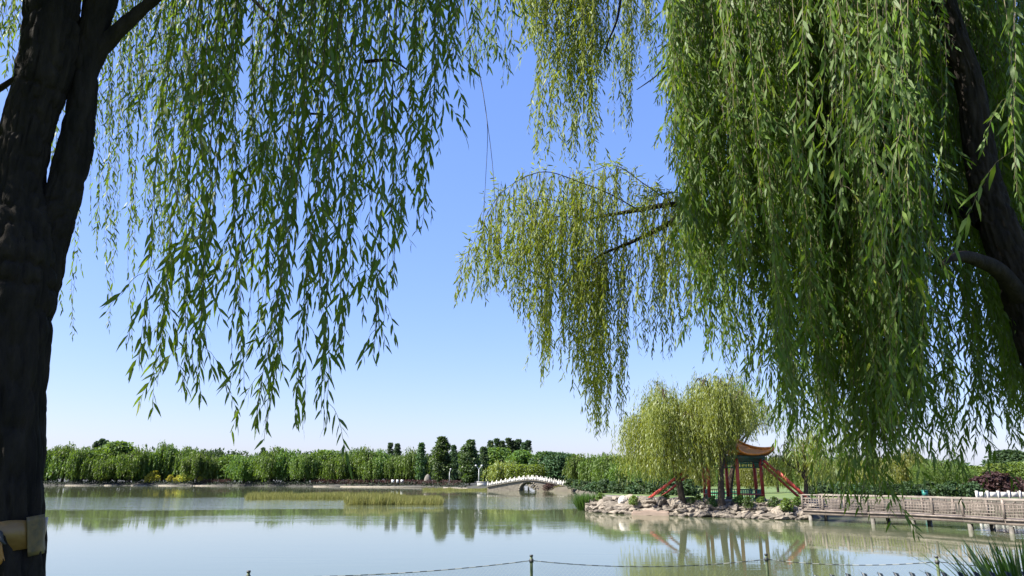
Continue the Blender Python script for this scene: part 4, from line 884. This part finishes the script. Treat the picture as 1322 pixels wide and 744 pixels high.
    S1 = side_shoots(Q1, rng, 4.4, .2, .5, .6); S2 = side_shoots(Q2, rng, 2.2, .2, .5, .5)
    fr = [leaves_on(Q1, rng, .046, .094, .0), leaves_on(S1, rng, .031, .092, .12), leaves_on(Q2, rng, .05, .085), leaves_on(S2, rng, .04, .08)]
    # crown above and behind the frame (shades the trunk and curtain)
    for n, box in ((320, ((-7.5, -3.6), (-3.0, 3.0), (6.3, 9.2))), (900, ((-4.6, -1.0), (1.6, 4.4), (6.5, 9.8))), (420, ((-8, -3.0), (1.0, 9.5), (5.0, 9.2))), (40, ((-3, 1.2), (2.5, 5.5), (7.4, 9.4))), (1100, ((-7, -2.7), (-2.2, 3.3), (3.0, 7.2)))):
        P, E = overhead(rng, n, box, outside); Q = strand_paths(P, E, rng, 8, .03, 1); f = leaves_on(Q, rng, .06, .15, 0, (.4, 1.1)); fr.append(f)
    add_leaves(tree, cat_frames(fr), LR, M['leaf'])
    add_twigs(tree, Q1, .0032, .0011); mb = twig_arrays(S1, .0016, .0007)
    for q in np.concatenate([Q2]): mb.add(*tube(q, np.linspace(.003, .001, len(q)), 3))
    mb.build('twigs', M['twig'], tree, True)['kind'] = 'stuff'
    # long bare twigs dangling in the middle of the sky
    for pts, r in (([at(596, -20, 5), at(604, 40, 5), at(619, 95, 5), at(628, 150, 5), at(636, 215, 5), at(640, 285, 5)], .004), ([at(619, 95, 5.02), at(629, 160, 5.02), at(627, 230, 5.02), at(623, 290, 5.02)], .003), ([at(598, 20, 5.1), at(602, 60, 5.1), at(608, 98, 5.1)], .0025)):
        MB().add(*tube(smooth_path(pts, 24), np.linspace(r, r * .4, 24), 5)).build('twig', M['twig'], tree, True)
    # plastic tape round the trunk
    tp = thing('plastic_tape', 'tan plastic tape wrapped and knotted round the left willow trunk', 'tape', at(9, 690, YT))
    mb = MB(); cen = at(6, 690, YT); rad0 = at(51.5, 690, YT)[0] - cen[0]; n = 64
    V = []
    for k in range(n + 1):
        th = k / n * 6.283; x = math.cos(th) * rad0 * .99; y = math.sin(th) * rad0 * .99; xx = cen[0] + x
        sl = .0035 * (math.cos(th)) * 4
        V += [(xx, cen[1] + y, cen[2] + .050 + sl + .004 * math.sin(5 * th)), (xx + .001 * math.cos(th), cen[1] + y, cen[2] + sl), (xx, cen[1] + y, cen[2] - .034 - .025 * max(0, math.cos(th + .9)) + sl * .3)]
    F = [];
    for k in range(n):
        for j in (0, 1): F.append((k * 3 + j, k * 3 + j + 1, k * 3 + 3 + j + 1, k * 3 + 3 + j))
    mb.add(V, F); q = mb.build('band', M['tape'], tp, True)
    so = q.modifiers.new('thickness', 'SOLIDIFY'); so.thickness = .002; so.offset = 1
    def patch(name, quad, mat, bulge=.005):
        c0 = cen; g = 9; V = []
        for i in range(g):
            for j in range(g):
                u, v = i / (g - 1), j / (g - 1); a_, b_, c_, d_ = [np.array(p, float) for p in quad]
                p = (a_ * (1 - u) + b_ * u) * (1 - v) + (d_ * (1 - u) + c_ * u) * v
                u_, dy_, dz_ = ray(p[0], p[1]); rr_ = rad0 * 1.04       # where that line of sight meets the trunk
                A_ = u_ * u_ + dy_ * dy_; B_ = u_ * cen[0] + dy_ * cen[1]; D_ = B_ * B_ - A_ * (cen[0] ** 2 + cen[1] ** 2 - rr_ ** 2)
                k_ = (B_ - math.sqrt(max(D_, 0))) / A_; w_ = np.array((u_ * k_, dy_ * k_, EYE + dz_ * k_))
                o_ = w_ - cen; o_[2] = 0; o_ /= np.linalg.norm(o_)
                V.append(w_ + o_ * bulge * (.4 + .6 * math.sin(7 * u + 4 * v) ** 2))
        q = MB().add(V, [(i * g + j, i * g + j + 1, (i + 1) * g + j + 1, (i + 1) * g + j) for i in range(g - 1) for j in range(g - 1)]).build(name, mat, tp, True)
        so = q.modifiers.new('thickness', 'SOLIDIFY'); so.thickness = .004
    patch('loose_end', [(34, 668), (57, 664), (57.4, 714), (35.5, 719)], M['tape_grey'])
    patch('flap', [(-30, 700), (2, 700), (6, 724), (-4, 733)], M['tape_orange'], .006)
    kn = MB().tube(smooth_path([at(27, 682, YT) - np.array((0, rad0 * 1.02, 0)), at(30, 686, YT) - np.array((0, rad0 * .97, 0)), at(34, 694, YT) - np.array((0, rad0 * 1.05, 0)), at(37, 699, YT) - np.array((0, rad0 * .98, 0))], 10), [.004, .007, .009, .01, .009, .008, .008, .006, .005, .003], 8).build('knot', M['post_dark'], tp, True)
left_willow()

def right_willow():
    rng = np.random.default_rng(72); YT = 5.5
    tree = thing('willow_tree', 'dense weeping willow filling the right side of the picture', 'tree', (at(1448, 960, YT)[0], YT, 1.4), None); base = np.array(tree.location)
    V, F = px_stem([(1408, 1502, 1010), (1400, 1475, 880), (1388, 1457, 740), (1368, 1432, 620), (1340, 1403, 510), (1311, 1371, 420), (1292, 1342, 360), (1270, 1314, 300), (1254, 1293, 245), (1247, 1283, 200), (1237, 1270, 120), (1220, 1250, 60), (1204, 1231, 0), (1185, 1209, -80), (1154, 1176, -200), (1114, 1132, -360)], YT, 380, 80, 41)
    MB().add(V, F).build('trunk', M['bark'], tree, True)
    def br(rows, n=90, seg=24, seed=50):
        ctrl = []
        for x, y, Y, r in rows: ctrl.append((at(x, y, Y), r))
        MB().add(*stem(ctrl, n, seg, seed, .07)).build('branch', M['bark'], tree, True); return smooth_path([c[0] for c in ctrl], 30)
    lp = []
    br([(1318, 385, 5.45, .07), (1290, 350, 5.3, .06), (1262, 336, 5.2, .05), (1244, 331, 5.1, .04), (1228, 334, 5.0, .024), (1214, 343, 4.95, .010)], 60, 20, 51)
    br([(1270, 290, 5.5, .06), (1235, 272, 6.2, .055), (1170, 262, 7.0, .055), (1100, 268, 7.8, .055), (1010, 268, 8.6, .055), (920, 268, 9.4, .05), (870, 264, 9.7, .042), (820, 272, 9.9, .032), (780, 279, 10, .022), (748, 285, 10, .012)], 160, 18, 52)
    br([(930, 268, 9.35, .04), (890, 276, 9.5, .042), (850, 296, 9.6, .036), (815, 313, 9.6, .024), (785, 325, 9.6, .016), (762, 337, 9.6, .008)], 80, 14, 53)
    br([(815, 313, 9.6, .016), (800, 318, 9.55, .012), (790, 330, 9.5, .006)], 20, 8, 54)
    br([(1270, 240, 5.55, .06), (1300, 285, 5.8, .05), (1330, 300, 6.2, .04), (1380, 300, 6.8, .03)], 60, 16, 55)
    for pts, r0 in (([at(1122, -360, YT), (2.6, 5.2, 9.0), (1.9, 6.4, 10.2), (1.6, 8.4, 11.0)], .09), ([at(1122, -360, YT), (3.0, 6.6, 9.4), (3.2, 8.4, 10.4)], .09), ([at(1197, -80, YT), (4.2, 6.2, 8.6), (5.2, 7.4, 9.4), (6.2, 8.6, 9.8)], .08), ([at(1122, -360, YT), (2.4, 3.8, 8.6), (1.6, 2.4, 9.0)], .07), ([at(1165, -200, YT), (4.0, 4.2, 8.0), (5.2, 3.2, 8.2)], .07),
                   ([at(1122, -360, YT), (2.1, 5.0, 8.8), (1.0, 7.6, 9.8), (.9, 9.6, 10.6)], .07)):
        p = smooth_path(pts, 24); lp += list(p[4:]); MB().add(*tube(p, np.linspace(r0, .02, 24), 8)).build('branch', M['bark'], tree, True)
    MB().add(*tube(smooth_path([at(806, -40, 8.9), at(798, 20, 8.9), at(786, 52, 8.9), at(780, 72, 8.9)], 16), np.linspace(.022, .006, 16), 6)).build('branch', M['bark'], tree, True)
    MB().add(*tube(smooth_path([at(900, 60, 9.6), at(862, 84, 9.8), at(845, 100, 9.9), at(822, 116, 10)], 16), np.linspace(.02, .006, 16), 6)).build('branch', M['bark'], tree, True)
    mid = [(x0_, x1_, y_, Y_, round(n_ * 1.7), sp_) for x0_, x1_, y_, Y_, n_, sp_ in [(708, 694, 205, 9, 7, 6), (722, 712, 195, 9, 5, 6), (748, 735, 215, 9, 9, 10), (763, 764, 222, 9, 6, 6), (724, 728, 130, 9, 9, 11), (752, 752, 140, 9, 12, 12), (775, 776, 110, 9, 8, 8), (690, 690, 60, 9, 6, 8), (700, 702, 35, 9, 5, 6), (668, 668, 20, 9, 4, 6), (812, 812, 120, 10, 9, 12), (806, 804, 185, 10, 6, 8), (833, 832, 60, 10, 6, 8), (868, 866, 235, 10, 6, 7), (886, 884, 245, 10, 6, 8), (876, 874, 140, 10, 10, 14), (905, 906, 180, 9.5, 12, 9), (918, 918, 260, 9, 10, 8), (900, 902, 90, 9, 10, 14)]]
    env_x = [900, 925, 945, 960, 985, 1000, 1030, 1060, 1085, 1100, 1125, 1135, 1160, 1190, 1215, 1240, 1255, 1265, 1290, 1325, 1380]
    env_y = [400, 462, 470, 500, 540, 560, 585, 610, 650, 655, 640, 590, 600, 605, 600, 640, 655, 545, 590, 610, 620]
    A = []; B = []; C = []
    def trunk_px(y): return np.interp(y, (0, 120, 245, 360, 420), (1217, 1253, 1273, 1317, 1341))
    for k in range(150):
        x = rng.uniform(900, 1385); Y = rng.uniform(5.0, 8.8); e = np.interp(x, env_x, env_y); tight = rng.uniform(2, 6.5)
        if x > 1205 and Y < 6.4:
            if rng.random() < .72: Y = rng.uniform(6.4, 9)
            elif abs(x - trunk_px(120)) < 40: x += 75 if rng.random() < .5 else -80
        if 1232 < x < 1300 and rng.random() < .45: continue
        yb0 = e * (1 - abs(rng.normal(0, .2))) if rng.random() > .38 else rng.uniform(120, e); slant = rng.normal(-8, 16)
        for _ in range(rng.integers(5, 13)):
            Yk = Y + rng.normal(0, .12); px_ = x + rng.normal(0, tight) * 6 / Y; yb = min(yb0 - abs(rng.normal(0, .07)) * yb0, np.interp(px_, env_x, env_y) + 6)
            b = at(px_ + slant, yb, Yk); zt = at(px_, 0, Yk)[2] + rng.uniform(.3, .8)
            A.append((b[0] - .01 * (zt - b[2]) + rng.normal(0, .04), Yk + rng.normal(0, .05), zt)); B.append(b)
    for k in range(46):
        px_ = rng.uniform(930, 1330); Y = rng.uniform(5, 8); C.append(np.array((at(px_, 0, Y)[0], Y, at(px_, 0, Y)[2] + .7)))
    # longest, darkest tails and the near lit sprigs
    tails = [(1062, 1060, 610, 6.2, 8, 10), (1085, 1082, 655, 6.0, 8, 8), (1110, 1112, 668, 5.7, 7, 7), (1132, 1132, 640, 5.8, 7, 8), (1145, 1142, 610, 5.6, 9, 9), (1165, 1163, 600, 5.4, 9, 9), (1188, 1186, 612, 5.3, 9, 9), (1215, 1213, 615, 5.4, 9, 9), (1228, 1228, 640, 5.6, 6, 7), (1262, 1260, 640, 5.9, 5, 5), (1280, 1278, 560, 6.2, 5, 8), (1195, 1190, 520, 5.1, 10, 14), (1160, 1152, 500, 5.2, 10, 14), (1225, 1218, 540, 5.1, 8, 10),
             (1100, 1103, 688, 5.6, 2, 3), (1096, 1096, 660, 5.8, 6, 8), (1118, 1122, 668, 5.8, 5, 5), (1080, 1076, 640, 6, 8, 12), (1250, 1253, 672, 5.6, 4, 4), (1238, 1240, 655, 5.6, 4, 5), (1205, 1207, 590, 5.2, 12, 12), (1180, 1180, 560, 5.2, 12, 12), (1150, 1150, 560, 5.4, 9, 12), (940, 932, 470, 6.6, 8, 8), (965, 960, 475, 6.4, 8, 8), (985, 980, 530, 6.4, 10, 10), (1010, 1008, 560, 6.3, 10, 12), (1040, 1040, 590, 6.2, 10, 14), (1300, 1302, 600, 6, 6, 12), (1318, 1322, 560, 6, 6, 8), (1236, 1232, 330, 3.6, 2, 5), (1150, 1148, 190, 3.6, 3, 10), (1200, 1198, 260, 3.4, 3, 10), (1105, 1102, 230, 3.8, 4, 10), (1315, 1312, 260, 3.4, 3, 6), (1080, 1078, 330, 4.0, 4, 10), (1170, 1168, 400, 4.0, 4, 12), (1030, 1028, 300, 4.2, 4, 12), (1130, 1126, 360, 4.0, 4, 12)]
    A1, B1, C1 = clusters(mid, rng); A2, B2, C2 = clusters(tails, rng)
    bl = MB(); boughs(bl, lp, C + C1 + C2, rng); bl.build('boughs', M['bark'], tree, True)['kind'] = 'stuff'
    Q1 = strand_paths(A1, B1, rng, 18, .018, 1.3); Q2 = strand_paths(np.concatenate([A, A2]), np.concatenate([B, B2]), rng, 26, .024, 1.5)
    def clear(Q, keep):                       # strands leave the leaning trunk in view
        x, y, d = project(Q); hit = ((np.abs(x - np.interp(y, (0, 120, 245, 360, 420), (1217, 1253, 1273, 1317, 1341))) < 34) & (y > -20) & (y < 440) & (Q[..., 1] < 5.75)).mean(1)
        return Q[(hit < .08) | (rng.random(len(Q)) < keep)]
    Q2 = clear(Q2, .05)
    # spray at the end of the long limb
    arcs = [[(830, 275), (790, 252), (750, 236), (705, 222), (668, 234), (640, 258), (618, 300), (600, 338)], [(800, 290), (745, 268), (695, 258), (655, 284), (628, 340)], [(870, 264), (832, 238), (795, 214), (764, 222), (738, 236)], [(840, 300), (785, 326), (742, 350), (700, 372)], [(760, 285), (715, 280), (680, 300), (650, 340)], [(905, 268), (880, 250), (852, 252), (836, 268)], [(930, 268), (900, 280), (870, 300), (852, 330)]]
    ex = [580, 600, 620, 650, 680, 700, 712, 724, 738, 755, 766, 780, 790, 804, 815, 830, 850, 880, 905, 935]
    ey = [400, 398, 392, 380, 435, 515, 470, 470, 470, 530, 572, 565, 570, 545, 470, 450, 488, 440, 430, 460]
    SA = []; SB = []; tops_ = []
    for ai, a in enumerate(arcs):
        Yc = 10 + rng.uniform(-.5, .5); pp = smooth_path([(x, y, 0) for x, y in a], 40); path3 = np.array([at(x, y, Yc) for x, y, _ in pp])
        MB().add(*tube(path3, np.linspace(.010, .002, 40), 5)).build('branch', M['bark'], tree, True)
        up = path3[rng.integers(5, 40, 46)]; tops_.append((up, up + np.stack([rng.normal(-.06, .12, 46), rng.normal(0, .2, 46), rng.uniform(-.08, .16, 46)], 1)))
        nst = (120, 85, 80, 62, 55, 50, 60)[ai]
        for _ in range(nst):
            i = rng.integers(6, 40); s = pp[i]; dY = Yc + rng.normal(0, .35)
            x0 = s[0] + rng.normal(0, 7); y0 = s[1] + rng.normal(0, 6); x1 = x0 + rng.normal(-4, 7); e = np.interp(x1, ex, ey)
            y1 = y0 + (e - y0) * rng.uniform(.15, 1) ** 1.1
            if y1 < y0 + 12: continue
            SA.append(at(x0, y0, dY)); SB.append(at(x1, y1, dY))
    for xb, yb, n, sp in ((768, 570, 12, 6), (782, 568, 12, 6), (803, 545, 10, 4), (755, 525, 8, 6), (702, 512, 6, 4), (722, 555, 1, 2)):
        for _ in range(n):
            x1 = xb + rng.normal(0, sp); dY = 9.7 + rng.normal(0, .2); SA.append(at(x1 + rng.normal(4, 6), rng.uniform(290, 350), dY)); SB.append(at(x1, yb - abs(rng.normal(0, 35)), dY))
    Q3 = strand_paths(np.array(SA), np.array(SB), rng, 14, .03, .7)
    S1 = side_shoots(Q1, rng, 3.4, .2, .5, .5); S2 = np.concatenate([side_shoots(Q2, rng, 2.6, .12, .38, .6), side_shoots(Q2, rng, 1.2, .3, .7, .75)]); S3 = np.concatenate([side_shoots(Q3, rng, 1.2, .15, .4, .5), strand_paths(np.concatenate([a for a, b in tops_]), np.concatenate([b for a, b in tops_]), rng, 10, .03, .7)])
    sunlit0 = [leaves_on(Q1, rng, .045, .10), leaves_on(S1, rng, .038, .095)]; fr = [leaves_on(Q2, rng, .042, .096), leaves_on(S2, rng, .034, .092, .1)]
    sunlit = [leaves_on(Q3, rng, .042, .095), leaves_on(S3, rng, .042, .09)]
    for n, box in ((420, ((1.9, 3.9), (3.6, 5.3), (7.6, 10.6))), (300, ((5.5, 10), (3.0, 11), (5.0, 9.6)))):
        P, E = overhead(rng, n, box, outside); Q = strand_paths(P, E, rng, 8, .03, 1); fr.append(leaves_on(Q, rng, .06, .15, 0, (.4, 1.1)))
    fr = cat_frames(fr)
    print('right leaves', len(fr[0]))
    add_leaves(tree, fr, LR, M['leaf'])
    yo = link('foliage', leaf_mesh('foliage', cat_frames(sunlit + sunlit0), LR, base), M['leaf_sunlit_tint'], tree); yo['kind'] = 'stuff'; yo['label'] = 'yellow green foliage on the long side limb'  # spray and mid strands look sunlit through their yellower leaf colour
    add_twigs(tree, Q2, .0032, .0011); mb = MB()
    for QQ, r in ((Q1, .003), (Q3, .003), (S2, .0015)):
        for q in QQ: mb.add(*tube(q, np.linspace(r, r * .4, len(q)), 3))
    mb.build('twigs', M['twig'], tree, True)['kind'] = 'stuff'
right_willow()

# ------------------------------------------------------------------ rope fence, pickets and grass at the near edge
def rope_fence():
    tops = [(-120, 775, 6.4), (321, 738.5, 7.2), (686, 718, 8.3), (989, 716.5, 8.5), (1209, 719.5, 8.3), (1480, 726, 7.8)]
    P = [at(*t_) for t_ in tops]; o = thing('rope_fence', 'low rope and net fence on thin posts along the water', 'fence', (P[2][0], P[2][1], 1.3))
    for k, p in enumerate(P):
        ps = MB().tube([(p[0], p[1], 1.1), p - (0, 0, .03), p], [.017, .016, .013], 10).build('post', M['post_wood'], o, True)
        MB().tube([p + (0, 0, -.005), p + (0, 0, .012)], [.02, .018], 10).build('cap', M['post_dark'], o)
        MB().tube([p + (0, 0, -.065), p + (0, 0, -.03)], [.023, .023], 8).build('rope_tie', M['post_dark'], o)
    for a, b in zip(P[:-1], P[1:]):
        s = np.linspace(0, 1, 40)[:, None]; L = np.linalg.norm(b - a); q = a * (1 - s) + b * s; q[:, 2] -= .045 + 4 * ((.016 if abs(a[1] - 7.2) < .01 else .027) * L) * (s * (1 - s))[:, 0]
        MB().tube(q, .0042, 6).build('rope', M['rope'], o, True)
        mb = MB(); n = int(L / .045); f = lambda u: np.array([np.interp(u, s[:, 0], q[:, i]) for i in range(3)])
        for k in range(-14, n):
            for sg in (1, -1):
                u0 = k / n; u1 = (k + 14) / n
                ua, ub = (u0, u1) if sg == 1 else (u1, u0); pts = []
                for tt in np.linspace(0, 1, 6):
                    u = ua + (ub - ua) * tt
                    if 0 <= u <= 1: pts.append(f(u) - np.array((0, 0, .62 * tt)))
                if len(pts) > 1: mb.add(*tube(pts, .0007, 3))
        mb.build('net', M['net'], o)
rope_fence()
def picket_fence():
    o = thing('picket_fence', 'row of dark slant topped pickets at the bottom right edge', 'fence', at(1180, 741, 6.2) * np.array((1, 1, 0)) + np.array((0, 0, 1.5)))
    mbv = None; c0 = np.array(o.location)
    pxs = np.arange(1053 - 20.6 * 3, 1400, 20.6)
    for k, p in enumerate(pxs):
        Y = np.interp(p, (1053, 1290), (6.0, 6.42)); yt = np.interp(p, (1000, 1053, 1110, 1300), (746.5, 742.0, 739.0, 737.5)); t_ = at(p, yt, Y)
        w_, d_ = .016, .012; V = []
        for zz in (1.5 - t_[2], 0):
            for i, j in ((-1, -1), (1, -1), (1, 1), (-1, 1)):
                lean = -.42 * zz
                V.append(t_ + np.array((i * w_ + lean, j * d_, zz - (.010 if (zz == 0 and i == 1) else 0))))
        V2 = [v.copy() for v in V]
        MB().add(V2, [[3, 2, 1, 0], [4, 5, 6, 7], [0, 1, 5, 4], [1, 2, 6, 5], [2, 3, 7, 6], [3, 0, 4, 7]]).build('picket', M['picket'], o)
    a = at(pxs[0], 775, 6.03); b = at(pxs[-1], 775, 6.66)
    for dz in (0, -.55): MB().beam(a + (0, .03, dz), b + (0, .03, dz), .03, .05).build('rail', M['picket'], o)
picket_fence()
def near_grass():
    rng = np.random.default_rng(91); c = np.array((xat(1322, 7.4, 2.4), 7.4, 1.42)); o = thing('grass_clump', 'clump of long green grass blades at the bottom right corner', 'grass', c)
    var = []
    for k in range(6):
        n = 9; s = np.linspace(0, 1, n); bend = .08 + .08 * k; w_ = .017 * np.sin(np.clip(1 - s, 0, 1) ** .6 * 1.57)
        x = bend * s ** 2; z = s * (1 - .25 * bend * s); V = []
        for i in range(n): V += [(x[i], -w_[i], z[i]), (x[i], 0, z[i] - .003), (x[i], w_[i], z[i])]
        F = [(i * 3 + j, i * 3 + j + 1, i * 3 + 4 + j, i * 3 + 3 + j) for i in range(n - 1) for j in (0, 1)]
        me = make_mesh('blade', V, F, True); me.materials.append(M['grass']); var.append(me)
    for k in range(300):
        r = rng.random() ** .6 * .27; az = rng.uniform(0, 6.28); q = link('blade', var[k % 6], None, o)
        q.location = (math.cos(az) * r, math.sin(az) * r * .8, 0); L = rng.uniform(.98, 1.46) * (1 - .4 * r)
        q.scale = (L, 1, L); q.rotation_euler = (rng.normal(0, .1), rng.normal(.1, .12), az + rng.normal(0, .5))
    w_ = thing('weed_stalk', 'thin dry weed stalk left of the corner grass clump', 'plant', (xat(1243, 7.2, 2), 7.2, 1.4)); c = np.array(w_.location); top = at(1243, 720, 7.2)
    MB().tube(smooth_path([c, c * .5 + top * .5 + (.01, 0, 0), top], 10), np.linspace(.004, .0015, 10), 5).build('stem', M['twig'], w_, True)
    for dz, dx in ((.05, -.06), (.10, .05), (.16, -.05)): MB().tube(smooth_path([top - (0, 0, dz + .06), top - (-dx * .6, 0, dz + .02), top - (-dx, 0, dz - .04)], 6), .0014, 4).build('side_stem', M['twig'], w_, True)
near_grass()
